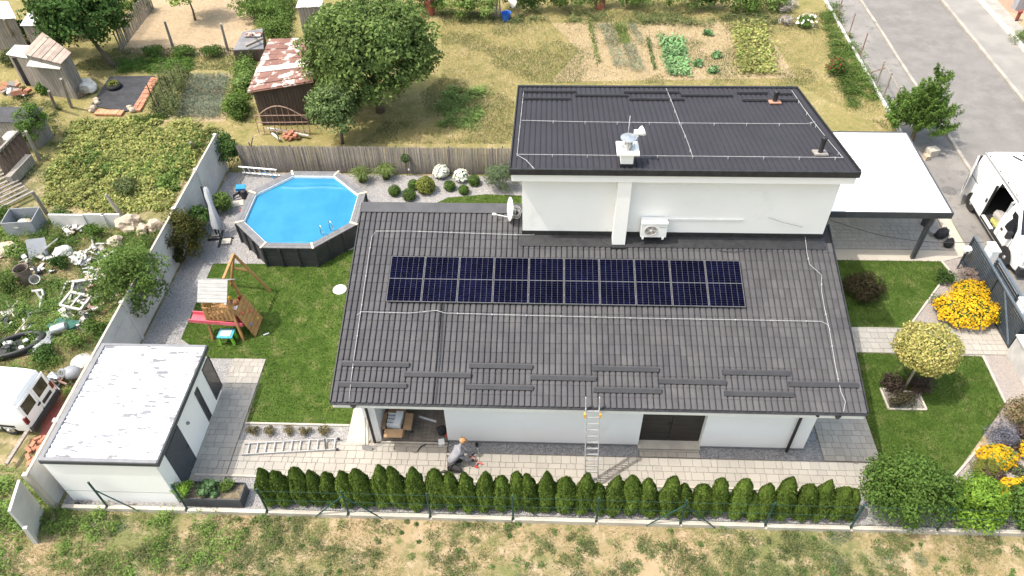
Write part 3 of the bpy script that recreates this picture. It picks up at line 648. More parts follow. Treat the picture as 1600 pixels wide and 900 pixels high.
# front wire fence: kerb panels, green posts, braces, wires
GREENM = M('dark_green_metal', (.012,.045,.038), .5, (.018,.06,.05), 4)
ff = thing('wire_fence', 'low concrete base with green metal posts and wires along the field', 'fence', (5.5,-5.3,0))
px_ = [-10.1]+[-8.6+2.572*k for k in range(13)]
for a, b in zip(px_, px_[1:]): MB().box(((a+b)/2,-5.36+rnd.uniform(-.008,.008),.085+rnd.uniform(-.008,.008)),(b-a-.10,.12,.21), rz=rnd.uniform(-.003,.003)).build('base_panel', KERB, ff)
for k, x in enumerate(px_[1:]):
    h = 1.63 if k < 2 else 1.5
    MB().tube([(x,-5.33,0),(x,-5.33,h)], .032, 8).build('post', GREENM, ff)
    MB().box((x,-5.34,.02),(.14,.16,.1)).build('post_foot', KERB, ff)
    br = {0:(1,), 3:(-1,1), 7:(-1,1)}.get(k, ())
    for s in br: MB().tube([(x,-5.35,1.25),(x+s*1.05,-5.42,.05)], .022, 6).build('brace', GREENM, ff)
for z in (.35,.9,1.42): MB().tube([(-3.4,-5.36,z),(23,-5.36,z)], .006, 4).build('wire', GREENM, ff)

# ================================================================== POOL
pool = thing('swimming_pool', 'octagonal above-ground pool under a bright blue cover', 'pool', (-5.45,8.48,0))
PC = Vector((-5.45,8.48,0)); RO = 2.83
def oc(r, k): a = math.radians(22.5+45*k); return PC+Vector((r*math.cos(a), r*math.sin(a), 0))
PWALL = M('anthracite_pool_wall', (.028,.029,.033), .5, (.038,.038,.042), 3, wld=True)
RIM = M('grey_deck_board', (.165,.16,.165), .65, (.13,.128,.13), 5, wld=True, st=(1,1,1), island=.12)
BEIGE = M('beige_corner_cap', (.62,.52,.36), .6)
for k in range(8):
    a, b = oc(RO-.06,k), oc(RO-.06,k+1); d = (b-a).normalized(); nn = Vector((d.y,-d.x,0))
    w = MB()
    for j in range(5): w.beam(a+Vector((0,0,.10+j*.21)), b+Vector((0,0,.10+j*.21)), .05, .203)
    w.build('wall_panel', PWALL, pool)
    for t in (.0,.33,.67):
        q = a+(b-a)*t; MB().beam(q+nn*.05, q+nn*.05+Vector((0,0,1.05)), .08, .07).build('stake', PWALL, pool)
    for r0, r1 in ((RO-.16,RO),(RO-.33,RO-.17)):
        p = [oc(r0,k),oc(r1,k),oc(r1,k+1),oc(r0,k+1)]; MB().prism([(v.x,v.y) for v in p], 1.06, 1.10).build('rim_board', RIM, pool)
    u = (oc(1,k)-PC); s = Vector((-u.y,u.x,0)); q = PC+u*(RO-.175); MB().prism([(q+u*i+s*j)[:2] for i, j in ((-.18,-.045),(.21,-.045),(.21,.045),(-.18,.045))], 1.095, 1.125).build('corner_cap', BEIGE, pool)
    p = [oc(RO-.36,k),oc(RO-.33,k),oc(RO-.33,k+1),oc(RO-.36,k+1)]; MB().prism([(v.x,v.y) for v in p], .85, 1.07).build('liner', WHITEP, pool)
# cover: a sheet with folds
COVER = M('blue_pool_cover', (.012,.165,.30), .45, (.020,.19,.335), .9, wld=True, bump=.25, bs=14, bd=.02, spec=.45)
bm = bmesh.new(); N_ = 70; R_ = RO-.37; ap = R_*math.cos(math.radians(22.5)); gv = {}
from mathutils import noise as mnoise
for i in range(N_+1):
    for j in range(N_+1):
        x = -ap+2*ap*i/N_; y = -ap+2*ap*j/N_
        m = max(abs(x),abs(y),(abs(x)+abs(y))/math.sqrt(2))
        if m > ap*1.03: continue
        if m > ap: x *= ap/m; y *= ap/m
        z = .95+.012*mnoise.noise(Vector((x*.9,y*.9,0)))+.006*mnoise.noise(Vector((x*4,y*1.2,3)))
        for (y0, sl, wd, hh, xa, xb) in ((1.62,.02,.06,.06,-1.5,1.75),(1.95,.0,.05,.03,-1.0,1.4),(-2.05,.0,.05,.03,-.6,.9)):
            dd_ = (y-y0-sl*x-.03*math.sin(3*x))/wd
            if xa < x < xb: z += hh*math.exp(-dd_*dd_)*min(1,(x-xa)*4,(xb-x)*4)
        gv[i,j] = bm.verts.new((PC.x+x, PC.y+y, z))
for i in range(N_):
    for j in range(N_):
        q = [gv.get(t) for t in ((i,j),(i+1,j),(i+1,j+1),(i,j+1))]; q = [v for v in q if v]
        if len(q) >= 3:
            try: bm.faces.new(q)
            except ValueError: pass
bmesh.ops.remove_doubles(bm, verts=bm.verts, dist=.001)
me = bpy.data.meshes.new('pool_cover'); bm.to_mesh(me); bm.free(); me.materials.append(COVER); me.polygons.foreach_set('use_smooth', [True]*len(me.polygons))
o = bpy.data.objects.new('pool_cover', me); col.objects.link(o); put(o, pool)
CHR = M('chrome', (.75,.75,.76), .15, metal=1.)
for px, py in ((505,368),(521,361)):
    b = G(px, py, 1.1); d = (PC-b); d.z = 0; d.normalize()
    pts = [b, b+Vector((0,0,.35))]+[b+d*(.12-.12*math.cos(a))+Vector((0,0,.35+.12*math.sin(a))) for a in (.5,1.0,1.57,2.1,2.6,3.14)]+[b+d*.24+Vector((0,0,-.1))]
    MB().tube(pts, .02, 7).build('ladder_rail', CHR, pool, smooth=1)
# ================================================================== LADDERS
def ladder(name, label, a, b, width, side, n, mat, rail=(.065,.022), group=None, extra=None, ramat=None):
    a = Vector(a); b = Vector(b); side = Vector(side).normalized(); d = (b-a).normalized(); up = side.cross(d)
    t = thing(name, label, 'ladder', (a+b)/2-Vector((0,0,max(0,min(a.z,b.z)))) if a.z == b.z else a)
    for s in (-1, 1): MB().beam(a+side*s*width/2, b+side*s*width/2, rail[1], rail[0], up=up).build('rail', ramat or mat, t)
    L = (b-a).length
    for k in range(n):
        q = a+d*L*(k+.6)/n; MB().beam(q-side*width/2, q+side*width/2, .035, .03, up=up).build('rung', mat, t)
    if extra: extra(t, a, b, d, side)
    return t
ORANGE = M('yellow_orange_plastic', (.75,.36,.05), .5)
def ends(t, a, b, d, side):
    for p in (b,):
        for s in (-1, 1): MB().box(p+side*s*.21, (.09,.05,.09)).build('rubber_foot', BLACKM, t)
    MB().beam(a+d*2.72-side*.21+Vector((0,0,.05)), a+d*2.80+side*.21+Vector((0,0,.05)), .03).build('hook', BLACKM, t)
A = (G(380,697)+G(382,713))/2; B = (G(530,688)+G(528,706))/2; A.z = B.z = .12
ladder('aluminium_ladder', 'aluminium ladder lying on the paving beside the lawn', A, B, .42, Vector((B-A)).cross(Vector((0,0,1))), 11, ALU, extra=ends)
def clamps(t, a, b, d, side):
    for s in (-1, 1): MB().box(a+d*3.05+side*s*.23, (.06,.07,.18)).build('clamp', ORANGE, t)
    for s in (-1, 1): MB().box(a+side*s*.24+Vector((0,0,.03)), (.07,.09,.06)).build('foot', ORANGE, t)
    for s in (-1, 1): MB().beam(a+d*.6+side*s*.20+Vector((0,.05,.03)), b+d*.35+side*s*.20+Vector((0,.05,.05)), .025, .06).build('upper_rail', ALU, t)
ladder('extension_ladder', 'tall aluminium extension ladder leaning on the eave by the garage door', (6.72,-4.12,.06), (6.60,-3.42,3.3), .40, (1,.02,0), 13, ALU, extra=clamps)
A = G(380,262); B = G(445,272)
ladder('white_ladder', 'white ladder lying on edge against the reed fence', (-9.45,12.15,.38), (-7.6,12.0,.32), .50, (0,-.35,.94), 7, WHITEP)
# ================================================================== PLAY TOWER
pt = thing('play_tower', 'wooden play tower with grey-white gable roof and pink slide', 'play tower', (-6.95,2.3,0))
WOOD = M('orange_pine', (.42,.235,.09), .7, (.32,.17,.065), 4, st=(1,1,.5), wld=True)
PALEW = M('pale_board', (.36,.35,.335), .75, (.29,.285,.275), 3, st=(1,8,1), wld=True)
PINK = M('pink_plastic', (.72,.13,.17), .4)
ly, hy, lx, rx = 1.80, 3.0, -7.55, -6.35
for x, dx in ((lx,.14),(rx,-.14)):
    for y, dy in ((ly,.2),(hy,-.2)): MB().beam((x,y,0),(x+dx,y+dy,2.25), .085, .085).build('post', WOOD, pt)
for k in range(8): MB().b2(lx+.05,rx-.05,ly+.12+k*.125,ly+.12+k*.125+.115,1.10,1.125).build('deck_board', WOOD, pt)
for y in (ly+.1, hy-.1): MB().b2(lx+.03,rx-.03,y-.03,y+.03,1.0,1.09).build('beam', WOOD, pt)
for z in (1.15,1.62): MB().b2(lx+.06,rx-.06,ly+.07,ly+.11,z,z+.08).build('rail', WOOD, pt)
for k in range(6): MB().b2(lx+.14+k*.17,lx+.23+k*.17,ly+.05,ly+.07,1.1,1.7).build('slat', WOOD, pt)
for k in range(5): MB().b2(lx+.05,lx+.07,ly+.25+k*.16,ly+.34+k*.16,1.1,1.7).build('slat', WOOD, pt)
ry = 2.40
for s, nm in ((-1,'roof_slope'),(1,'roof_slope')):
    sl = None
    for k in range(6):
        f0, f1 = k/6, (k+1)/6-.01
        p = [(-7.5,ry+s*.62*f0,2.62-.55*f0),(-6.40,ry+s*.62*f0,2.62-.55*f0),(-6.40,ry+s*.62*f1,2.62-.55*f1),(-7.5,ry+s*.62*f1,2.62-.55*f1)]
        MB().ext([Vector(q) for q in p], (0,0,0), (0,0,.025)).build('roof_board', PALEW, pt, fix=True)
for x in (-7.42,-6.5): MB().beam((x,ry-.56,2.08),(x,ry,2.58), .05).build('rafter', WOOD, pt); MB().beam((x,ry+.56,2.08),(x,ry,2.58), .05).build('rafter', WOOD, pt)
sl = MB(); A, B = Vector((-8.12,1.98,1.02)), Vector((-6.22,2.1,.70))
for o_, w_, h_ in ((Vector((0,0,0)),.42,.03),(Vector((0,.21,.08)),.04,.16),(Vector((0,-.21,.08)),.04,.16)): sl.beam(A+o_, B+o_, w_, h_)
sl.build('slide', PINK, pt)
cwp = []
for k in range(7):
    f0, f1 = k/7, (k+1)/7-.012
    a = [Vector((-6.36+.42*f,y,1.35*(1-f))) for f in (f0,f1) for y in (1.95,2.95)]
    MB().ext([a[0],a[1],a[3],a[2]], (0,0,0), (.03,0,.02)).build('climbing_board', WOOD, pt, fix=True)
for f, y, c in ((.2,2.2,(.7,.1,.08)),(.45,2.6,(.7,.1,.08)),(.65,2.2,(.1,.2,.5)),(.8,2.7,(.7,.5,.05))): MB().blob((-6.32+.42*f,y,1.38*(1-f)), (.06,.06,.05), 1, .1, 1).build('climbing_hold', M('hold', c, .5), pt)
ap_ = Vector((-6.84,4.2,2.25))
for e_ in ((-6.0,4.41,0),(-7.75,4.75,0)): MB().beam(ap_, e_, .085).build('swing_leg', WOOD, pt)
MB().beam(ap_, (-6.84,2.9,2.2), .09).build('swing_beam', WOOD, pt); MB().beam(ap_.lerp(Vector((-6.0,4.41,0)),.42), ap_.lerp(Vector((-7.75,4.75,0)),.42), .05, .08).build('cross_bar', WOOD, pt)
tb = thing('play_table', 'small turquoise play table with lime green legs under the tower', 'table', (-6.88,1.72,0))
MB().b2(-7.18,-6.6,1.5,1.95,.42,.47).build('table_top', M('turquoise_plastic', (.08,.42,.50), .4), tb); MB().b2(-7.1,-6.68,1.57,1.88,.471,.49).build('tray', M('grey_tray', (.45,.48,.5), .4), tb)
for x in (-7.12,-6.66):
    for y in (1.56,1.9): MB().beam((x,y,.42),(x+(x+6.89)*.15,y,0), .08, .08).build('leg', M('lime_plastic', (.25,.60,.06), .4), tb)
for nm, lab, px, py, z, r, c in (('toy_ball','white toy ball on the tower deck',355,473,1.2,.12,(.75,.75,.72)),('toy_ball','yellow toy ball beside the white ball on the deck',358,466,1.25,.09,(.75,.45,.05)),('toy_ball','orange toy ball at the edge of the tower deck',368,472,1.25,.11,(.75,.33,.12))):
    tag(MB().blob(G(px,py,z), (r,r,r), 2, .05, 2).build(nm, M(nm+'_skin', c, .4), smooth=1), lab, 'toy')
tag(MB().lathe([(.07,0),(.10,.18),(.105,.18),(.09,.17),(.065,.01),(0,.01)], G(377,470,1.1), 14).build('toy_bucket', M('red_bucket', (.70,.07,.05), .4)), 'small red toy bucket on the play tower', 'bucket')
tag(MB().lathe([(0,0),(.1,.0),(.13,.05),(.125,.05),(.09,.012),(0,.012)], G(371,482,1.13), 14).build('toy_bowl', WHITEP), 'white toy bowl on the tower deck', 'toy')
# round white stepping disc on the lawn, by the roof edge
tag(MB().lathe([(0,0),(.27,0),(.28,.03),(.26,.05),(0,.055)], G(531,453,.016), 28).build('lawn_disc', WHITEP, smooth=30), 'round white disc lid lying on the lawn beside the roof edge', 'lid')
tag(MB().box(G(416,522,.03),(.22,.05,.03), rz=.5).build('white_stick', WHITEP), 'short white stick lying on the left lawn', 'stick')
# parasol, pool pump, garden hose
ps = thing('closed_parasol', 'closed parasol in grey cover on cross base beside the concrete wall', 'parasol', (-9.0,7.5,0))
pb, ptp = Vector((-9.05,7.55,.08)), Vector((-9.3,8.35,2.3))
CLOTHG = M('grey_cover_cloth', (.38,.39,.41), .85, (.28,.29,.31), 5, st=(1,1,.3), bump=.5, bs=9)
cvr = MB(); n = 14; prof = [(.03,2.3),(.10,2.2),(.13,1.9),(.11,1.5),(.15,1.2),(.22,.75),(.20,.5)]
Vv = []
for r, z in prof:
    c_ = pb.lerp(ptp, z/2.3)
    for j in range(n): a = 2*math.pi*j/n; rr = r*(1+.22*math.sin(a*5+z)); Vv.append(c_+Vector((rr*math.cos(a), rr*math.sin(a)*.8, 0)))
cvr.add(Vv, [(i*n+j, i*n+(j+1)%n, (i+1)*n+(j+1)%n, (i+1)*n+j) for i in range(len(prof)-1) for j in range(n)]); cvr.build('cover', CLOTHG, ps, smooth=1, fix=True)
MB().tube([pb, ptp], .03, 8).build('pole', BLACKM, ps); MB().beam((-9.28,7.75,.05),(-9.52,8.4,2.25), .07, .05).build('mast', BLACKM, ps)
for a in (.15, 1.72): MB().beam(pb+Vector((-.55*math.cos(a),-.55*math.sin(a),-.03)), pb+Vector((.55*math.cos(a),.55*math.sin(a),-.03)), .08, .06).build('base_bar', BLACKM, ps)
for dx, dy in ((.32,-.2),(-.28,.3)): MB().box(pb+Vector((dx,dy,.0)), (.38,.34,.05), rz=.15).build('base_slab', KERB, ps)
pp = thing('pool_pump', 'blue and black pool pump standing by the pool', 'pump', G(380,308))
b = G(380,308); MB().lathe([(.16,0),(.16,.35),(.12,.42),(0,.45)], b+Vector((.12,-.05,0)), 12).build('filter_tank', BLACKM, pp, smooth=30)
MB().box(b+Vector((-.05,.15,.42)), (.42,.30,.16), rz=.25, e=(.1,.15,.25)).build('lid', M('pool_blue', (.03,.26,.58), .45), pp); MB().box(b+Vector((-.05,.15,.18)), (.3,.2,.32), rz=.25).build('motor', BLACKM, pp)
MB().tube([b+Vector((.1,-.1,.2)), b+Vector((-.35,-.25,.1)), b+Vector((-.45,0,.06)), b+Vector((-.3,.3,.05))], .03, 7).build('hose', BLACKM, pp)
tag(MB().tube([G(400,272,.03),G(412,270,.03),G(424,273,.03),G(428,279,.03)], .03, 7).build('pool_hose', bpy.data.materials['pool_blue']), 'blue hose curled on the gravel behind the pool', 'hose')
for q, l in (((374,296),'concrete slab on the gravel behind the pool pump'),((372,318),'concrete slab on the gravel in front of the pool pump')): tag(MB().box(G(*q,.03),(.5,.42,.05), rz=.3).build('paving_slab', KERB), l, 'slab')
tag(MB().blob(G(376,329,.05), (.07,.06,.06), 3).build('red_toy', M('faded_red', (.6,.15,.1), .6)), 'small red object on the gravel beside the pool', 'toy')
# ================================================================== PLANTER BOX
pl = thing('planter_box', 'long anthracite planter box of herbs beside the shed', 'planter', (-5.25,-4.85,0))
for y in (-5.16,-4.56): MB().b2(-6.15,-4.30,y-.015,y+.015,0,.5).build('side_panel', ANTH, pl)
for x in (-6.15,-4.30): MB().b2(x-.015,x+.015,-5.145,-4.575,0,.5).build('end_panel', ANTH, pl)
MB().b2(-6.13,-4.32,-5.14,-4.58,0,.42).build('soil', DARKEARTH, pl)
for x in (-5.75,-5.45): MB().tube([(x,-4.65,.3),(x-.06,-4.62,1.2)], .008, 5).build('cane', M('cane', (.3,.22,.12), .8), pl)
# ================================================================== GATE, FENCE AND WHITE WALL BY THE STREET
GATE = M('blue_grey_gate', (.03,.04,.05), .45, (.04,.05,.062), 4)
GATET = M('gate_top_rail', (.10,.125,.15), .4)
gt = thing('sliding_gate', 'dark grey slatted sliding gate beside the yellow flowers', 'gate', (22.35,4.4,0))
gx, g0, g1, gh = 22.32, 2.05, 6.75, 1.45
MB().b2(gx-.04,gx+.04,g0,g1,gh-.06,gh).build('top_rail', GATET, gt); MB().b2(gx-.04,gx+.04,g0,g1,.06,.16).build('bottom_rail', GATE, gt)
for y in (g0+.04, 4.4, g1-.04): MB().b2(gx-.038,gx+.038,y-.04,y+.04,.16,gh-.06).build('stile', GATE, gt)
for k in range(11): MB().b2(gx+.012,gx+.03,g0+.08,g1-.08,.19+k*.108,.19+k*.108+.078).build('slat', GATE, gt)
MB().beam((gx-.02,g0+.1,.15),(gx-.02,g0+1.7,gh-.1), .05).build('brace', GATET, gt)
gf = thing('slatted_fence', 'dark slatted fence panels outside the gate along the pavement', 'fence', (22.85,3.6,0))
for k in range(9): MB().b2(22.80,22.82,.3,5.6,.15+k*.12,.15+k*.12+.085).build('slat', GATE, gf)
for y in (.35,2.0,3.7,5.55): MB().b2(22.83,22.89,y-.03,y+.03,0,1.3).build('post', GATE, gf)
MB().b2(22.79,22.9,.3,5.6,1.27,1.31).build('top_rail', GATET, gf)
for (x0,x1,y0,y1,h,lab) in ((22.62,22.95,5.75,6.35,1.5,'white gate pillar at the far end of the sliding gate'),(22.6,22.95,2.75,3.35,1.45,'white square pillar behind the middle of the sliding gate')):
    t = thing('gate_pillar', lab, 'pillar', ((x0+x1)/2,(y0+y1)/2,0)); MB().b2(x0+.03,x1-.03,y0+.03,y1-.03,0,h-.06).build('shaft', WHITE, t); MB().b2(x0,x1,y0,y1,h-.06,h).build('cap', WHITEP, t)
ww = thing('boundary_wall', 'low grey-white masonry wall at the right edge by the path', 'wall', (22.3,0,0))
STONEW = M('pale_masonry', (.50,.49,.47), .9, (.40,.39,.38), 2, bump=.4, bs=25, wld=True)
for k in range(6): MB().b2(22.15,22.5,1.85-(k+1)*1.15+.006,1.85-k*1.15,0,.95).build('block', STONEW, ww)
MB().b2(22.1,22.55,-5.1,1.9,.95,1.0).build('coping', STONEW, ww)
gl = thing('gate_lamp', 'white lamp housing on the near post of the sliding gate', 'lamp', G(1500,410)); b = G(1500,415,0); b.x = 22.05; b.y = 6.35
MB().tube([b, b+Vector((0,0,.95))], .03, 8).build('post', GATE, gl); MB().lathe([(.13,0),(.16,.06),(.16,.2),(.10,.27),(0,.28)], b+Vector((0,0,.92)), 8).build('housing', WHITEP, gl); MB().box(b+Vector((-.06,-.15,1.02)),(.1,.02,.08)).build('lens', BLACKM, gl)
# ================================================================== BAGS, BIN, BUMPS IN THE DRIVE
def bag(q, s, label, rz):
    t = thing('tool_bag', label, 'bag', G(*q)); b = G(*q)
    MB().blob(b+Vector((0,0,s*.42)), (s*.62,s*.42,s*.45), q[0]%9, .25, 2, rz=rz).build('body', M('black_bag', (.014,.014,.016), .75, (.03,.03,.032), 7), t, smooth=1)
    MB().tube([b+Vector((-.2*s,0,s*.8)),b+Vector((-.1*s,0,s*1.05)),b+Vector((.1*s,0,s*1.05)),b+Vector((.2*s,0,s*.8))], .018, 6).build('handle', BLACKM, t)
bag((1469,371), .55, 'black tool bag standing on the drive, the larger of two', .3); bag((1480,385), .45, 'open black tool bag on the drive, the smaller of two', .5)
wb = thing('wheelie_bin', 'dark bin standing under the carport corner', 'bin', G(1447,352)); b = G(1447,352)
MB().lathe([(.26,0),(.32,.85),(.34,.86),(.34,.93),(.1,.98),(0,.98)], b, 4).build('body', ANTH, wb); MB().box(b+Vector((0,.25,.9)),(.5,.08,.1)).build('handle', BLACKM, wb)
tag(MB().box(G(1458,362,.12),(.45,.35,.22), rz=.4).build('grey_case', M('grey_case', (.25,.24,.24), .6)), 'grey case on the drive behind the tool bags', 'case')
# ================================================================== PORCH: BOX, SPADES, CABLES, WORKER
CARD = M('cardboard', (.42,.27,.15), .85, (.36,.23,.125), 4)
bx = thing('cardboard_box', 'open cardboard box with flaps spread at the porch edge', 'box', (.15,-2.35,.11)); c0 = Vector((.15,-2.1,.115))
w_, d_, h_ = .62, .68, .42
for s in (-1, 1):
    MB().box(c0+Vector((s*w_/2,0,h_/2)),(.012,d_,h_)).build('side', CARD, bx); MB().box(c0+Vector((0,s*d_/2,h_/2)),(w_,.012,h_)).build('side', CARD, bx)
    MB().box(c0+Vector((s*(w_/2+.13),0,h_-.02)),(.28,d_,.01), e=(0,s*.2,0)).build('flap', CARD, bx); MB().box(c0+Vector((0,s*(d_/2+.14),h_-.03)),(w_,.30,.01), e=(-s*.25,0,0)).build('flap', CARD, bx)
MB().b2(c0.x-w_/2+.01,c0.x+w_/2-.01,c0.y-d_/2+.01,c0.y+d_/2-.01,.115,.125).build('bottom', CARD, bx)
fo = thing('polystyrene_block', 'white polystyrene packing block sticking out of the cardboard box', 'packing', c0); FO = M('polystyrene', (.80,.80,.80), .8)
MB().box(c0+Vector((.12,.02,.40)),(.24,.56,.34), rz=-.08).build('slab', FO, fo)
for k in range(4): MB().box(c0+Vector((-.12,-.2+k*.14,.42)),(.26,.07,.22), rz=-.08).build('rib', FO, fo)
tag(MB().beam(G(655,651,.13),G(682,659,.13), .06, .05).build('white_trim_piece', WHITEP), 'white plastic trunking piece lying on the porch boards', 'trunking')
for nm, lab, p, q, bl in (('spade','long-handled spade leaning on the porch pillar, the left one',(570,657),(573,702),(571,712)),('shovel','long-handled shovel leaning on the porch pillar, the right one',(575,655),(578,703),(580,713))):
    t = thing(nm, lab, 'shovel', G(*q)); a = G(*q); a.z = .28; top = Vector((a.x+.12,-2.62,1.45)); MB().tube([a, top], .016, 6).build('handle', M('grey_wood', (.33,.28,.22), .8), t)
    b2 = MB(); dv = (a-top).normalized()
    bp = [(-.11,0),(.11,0),(.11,.2),(0,.29),(-.11,.2)]; sv = Vector((1,0,0)); b2.ext([a+sv*u+dv*v for u, v in bp], (0,0,0), (0,-.012,.004)); b2.build('blade', STEEL, t, fix=True)
tag(MB().tube([G(652,706,.04),G(658,698,.05),G(668,693,.05),G(680,692,.05),G(693,693,.05)], .028, 8).build('black_hose', BLACKM, smooth=1), 'bent black corrugated hose on the paving, the upper piece', 'hose')
tag(MB().tube([G(660,693,.03),G(672,694,.03),G(684,696,.03),G(700,698,.03)], .025, 8).build('black_hose', BLACKM, smooth=1), 'straight black hose on the paving beside the kneeling worker', 'hose')
tag(MB().box(G(690,692,.08),(.2,.22,.16), rz=.2).build('white_carton', WHITEP), 'small white carton at the end of the black hose', 'carton')
tag(MB().tube([G(580,703,.05),G(590,700,.05),G(596,695,.06),G(600,690,.1)], .012, 6).build('extension_lead', WIRE), 'thin grey cord from the shovels to the porch', 'cord')
bk = thing('rucksack', 'black rucksack on the porch floor by the white wall', 'bag', G(690,676,.11)); MB().blob(G(690,672,.3), (.17,.15,.2), 4, .3, 2).build('body', bpy.data.materials['black_bag'], bk, smooth=1); MB().torus(G(690,670,.5), .07, .015, Matrix.Rotation(1.4,3,'X'), 12, 5).build('strap', BLACKM, bk)
tag(MB().blob(G(698,680,.2), (.06,.05,.09), 5, .2, 1).build('red_can', M('red_paint', (.5,.04,.03), .4)), 'small red can beside the rucksack on the porch', 'can')
tag(MB().blob(G(644,674,.16), (.05,.05,.05), 6, .3, 1).build('black_clip', BLACKM), 'small black clip on the porch boards', 'clip')
# person
def skin_fig(name, chains, mat, parent, sub=2):
    "chains: list of lists of (pos, radius) that share joints by position"
    V = []; R = []; E = []; idx = {}
    for ch in chains:
        prev = None
        for p, r in ch:
            key = tuple(round(x, 4) for x in p)
            if key not in idx: idx[key] = len(V); V.append(p); R.append(r)
            i = idx[key]
            if prev is not None and prev != i: E.append((prev, i))
            prev = i
    me = bpy.data.meshes.new(name); me.from_pydata(V, E, []); ob = bpy.data.objects.new(name, me); col.objects.link(ob)
    md = ob.modifiers.new('skin', 'SKIN'); md.use_smooth_shade = True
    for i, sv in enumerate(me.skin_vertices[0].data):
        r = R[i]; sv.radius = (r, r) if not isinstance(r, tuple) else r; sv.use_root = (i == 0)
    s2 = ob.modifiers.new('sub', 'SUBSURF'); s2.levels = sub; s2.render_levels = sub
    dg = bpy.context.evaluated_depsgraph_get(); m2 = bpy.data.meshes.new_from_object(ob.evaluated_get(dg)); bpy.data.objects.remove(ob)
    m2.name = name; m2.materials.clear(); m2.materials.append(mat); m2.polygons.foreach_set('use_smooth', [True]*len(m2.polygons))
    o = bpy.data.objects.new(name, m2); col.objects.link(o); put(o, parent); return o
pe = thing('person', 'worker in grey shirt and tan cap kneeling over tools on the paving', 'person', (2.25,-3.55,0))
SKIN = M('skin', (.50,.30,.21), .6); SHIRT = M('grey_shirt', (.27,.27,.295), .85, (.21,.21,.235), 6, bump=.6, bs=12); TROU = M('dark_trousers', (.05,.048,.05), .85, (.075,.07,.07), 6); CAPM = M('tan_cap', (.50,.27,.12), .85)
hx, hy_ = 2.12, -3.56
pel = (hx, hy_, .34); neck = (hx+.34, hy_+.30, .88)
chest = (hx+.26, hy_+.20, .72); mid = (hx+.12, hy_+.08, .54)
shL = (hx+.20, hy_+.38, .74); shR = (hx+.40, hy_+.06, .74)
body = skin_fig('body', [[(pel,(.16,.15)),(mid,(.16,.15)),(chest,(.17,.16)),(neck,(.065,.065)),((hx+.40,hy_+.36,.95),(.06,.06))],
    [(chest,(.17,.16)),(shL,(.075,.075)),((hx+.42,hy_+.50,.50),(.052,.052)),((hx+.62,hy_+.36,.30),(.040,.040)),((hx+.70,hy_+.32,.24),(.034,.028))],
    [(chest,(.17,.16)),(shR,(.075,.075)),((hx+.58,hy_+.02,.46),(.052,.052)),((hx+.70,hy_+.20,.28),(.040,.040)),((hx+.75,hy_+.26,.23),(.034,.028))]], SHIRT, pe)
legs = skin_fig('trousers', [[(pel,(.165,.155)),((hx+.05,hy_+.14,.33),(.12,.12)),((hx+.42,hy_+.26,.40),(.085,.085)),((hx+.22,hy_+.22,.10),(.065,.065)),((hx+.14,hy_+.20,.07),(.05,.05))],
    [(pel,(.165,.155)),((hx+.08,hy_-.12,.32),(.12,.12)),((hx+.40,hy_-.14,.14),(.085,.085)),((hx+.02,hy_-.16,.08),(.065,.065)),((hx-.08,hy_-.16,.08),(.05,.05))]], TROU, pe)
hd = Vector((hx+.44,hy_+.40,1.02)); hm = Euler((.1,.5,.5)).to_matrix()
head = MB(); head.blob(hd, (.098,.082,.118), 1, .04, 3); head.blob(hd+hm@Vector((.10,0,-.02)), (.022,.016,.022), 1, .02, 1)
for s in (-1,1): head.blob(hd+hm@Vector((0,s*.083,-.01)), (.022,.012,.032), 1, .02, 1)
h_o = head.build('head', SKIN, pe, smooth=1)
eyes = MB()
for s in (-1,1): eyes.blob(hd+hm@Vector((.088,s*.032,.012)), (.012,.014,.010), 1, 0, 1)
eyes.blob(hd+hm@Vector((.085,0,-.055)), (.012,.028,.007), 1, 0, 1); eyes.build('face_features', M('dark_brown_face', (.06,.03,.025), .6), h_o)
cap = MB(); cap.lathe([(.104,-.01),(.106,.04),(.09,.085),(.05,.112),(0,.12)], hd+Vector((-.005,0,.028)), 16, m=hm); cap.ext([hd+hm@Vector(p) for p in ((.09,-.075,.035),(.19,-.05,.015),(.20,0,.01),(.19,.05,.015),(.09,.075,.035))], (0,0,0), (0,0,.012)); cap.build('cap', CAPM, pe, smooth=30)
def hand(base, dirv, palm_n, parent):
    d = Vector(dirv).normalized(); n = Vector(palm_n).normalized(); s = d.cross(n).normalized(); b = Vector(base); chains = []
    w = b+d*.0; pc = b+d*.05; chains.append([(tuple(w),(.028,.022)),(tuple(pc),(.036,.018))])
    for k, (off, L) in enumerate(((-.03,.062),(-.01,.072),(.01,.068),(.03,.052))):
        r = b+d*.085+s*off; chains.append([(tuple(pc),(.036,.018)),(tuple(r),(.010,.010)),(tuple(r+d*L*.55+n*.012),(.009,.009)),(tuple(r+d*L*.8+n*.05),(.008,.008))])
    r = b+d*.03-s*.035; chains.append([(tuple(pc),(.036,.018)),(tuple(r),(.012,.012)),(tuple(r+d*.035-s*.02+n*.02),(.010,.010)),(tuple(r+d*.06-s*.005+n*.045),(.008,.008))])
    return skin_fig('hand', chains, SKIN, parent, 1)
hand((hx+.70,hy_+.32,.24), (.6,-.15,-.45), (-.3,0,-1), pe); hand((hx+.75,hy_+.26,.23), (.6,.2,-.4), (-.3,0,-1), pe)
for p, q in (((hx+.14,hy_+.20,.06),(hx+.36,hy_+.26,.05)), ((hx-.08,hy_-.16,.07),(hx-.24,hy_-.17,.06))):
    MB().blob((Vector(p)+Vector(q))/2, (.15,.055,.055), 2, .1, 2, rz=math.atan2(q[1]-p[1],q[0]-p[0])).build('shoe', BLACKM, pe, smooth=1)
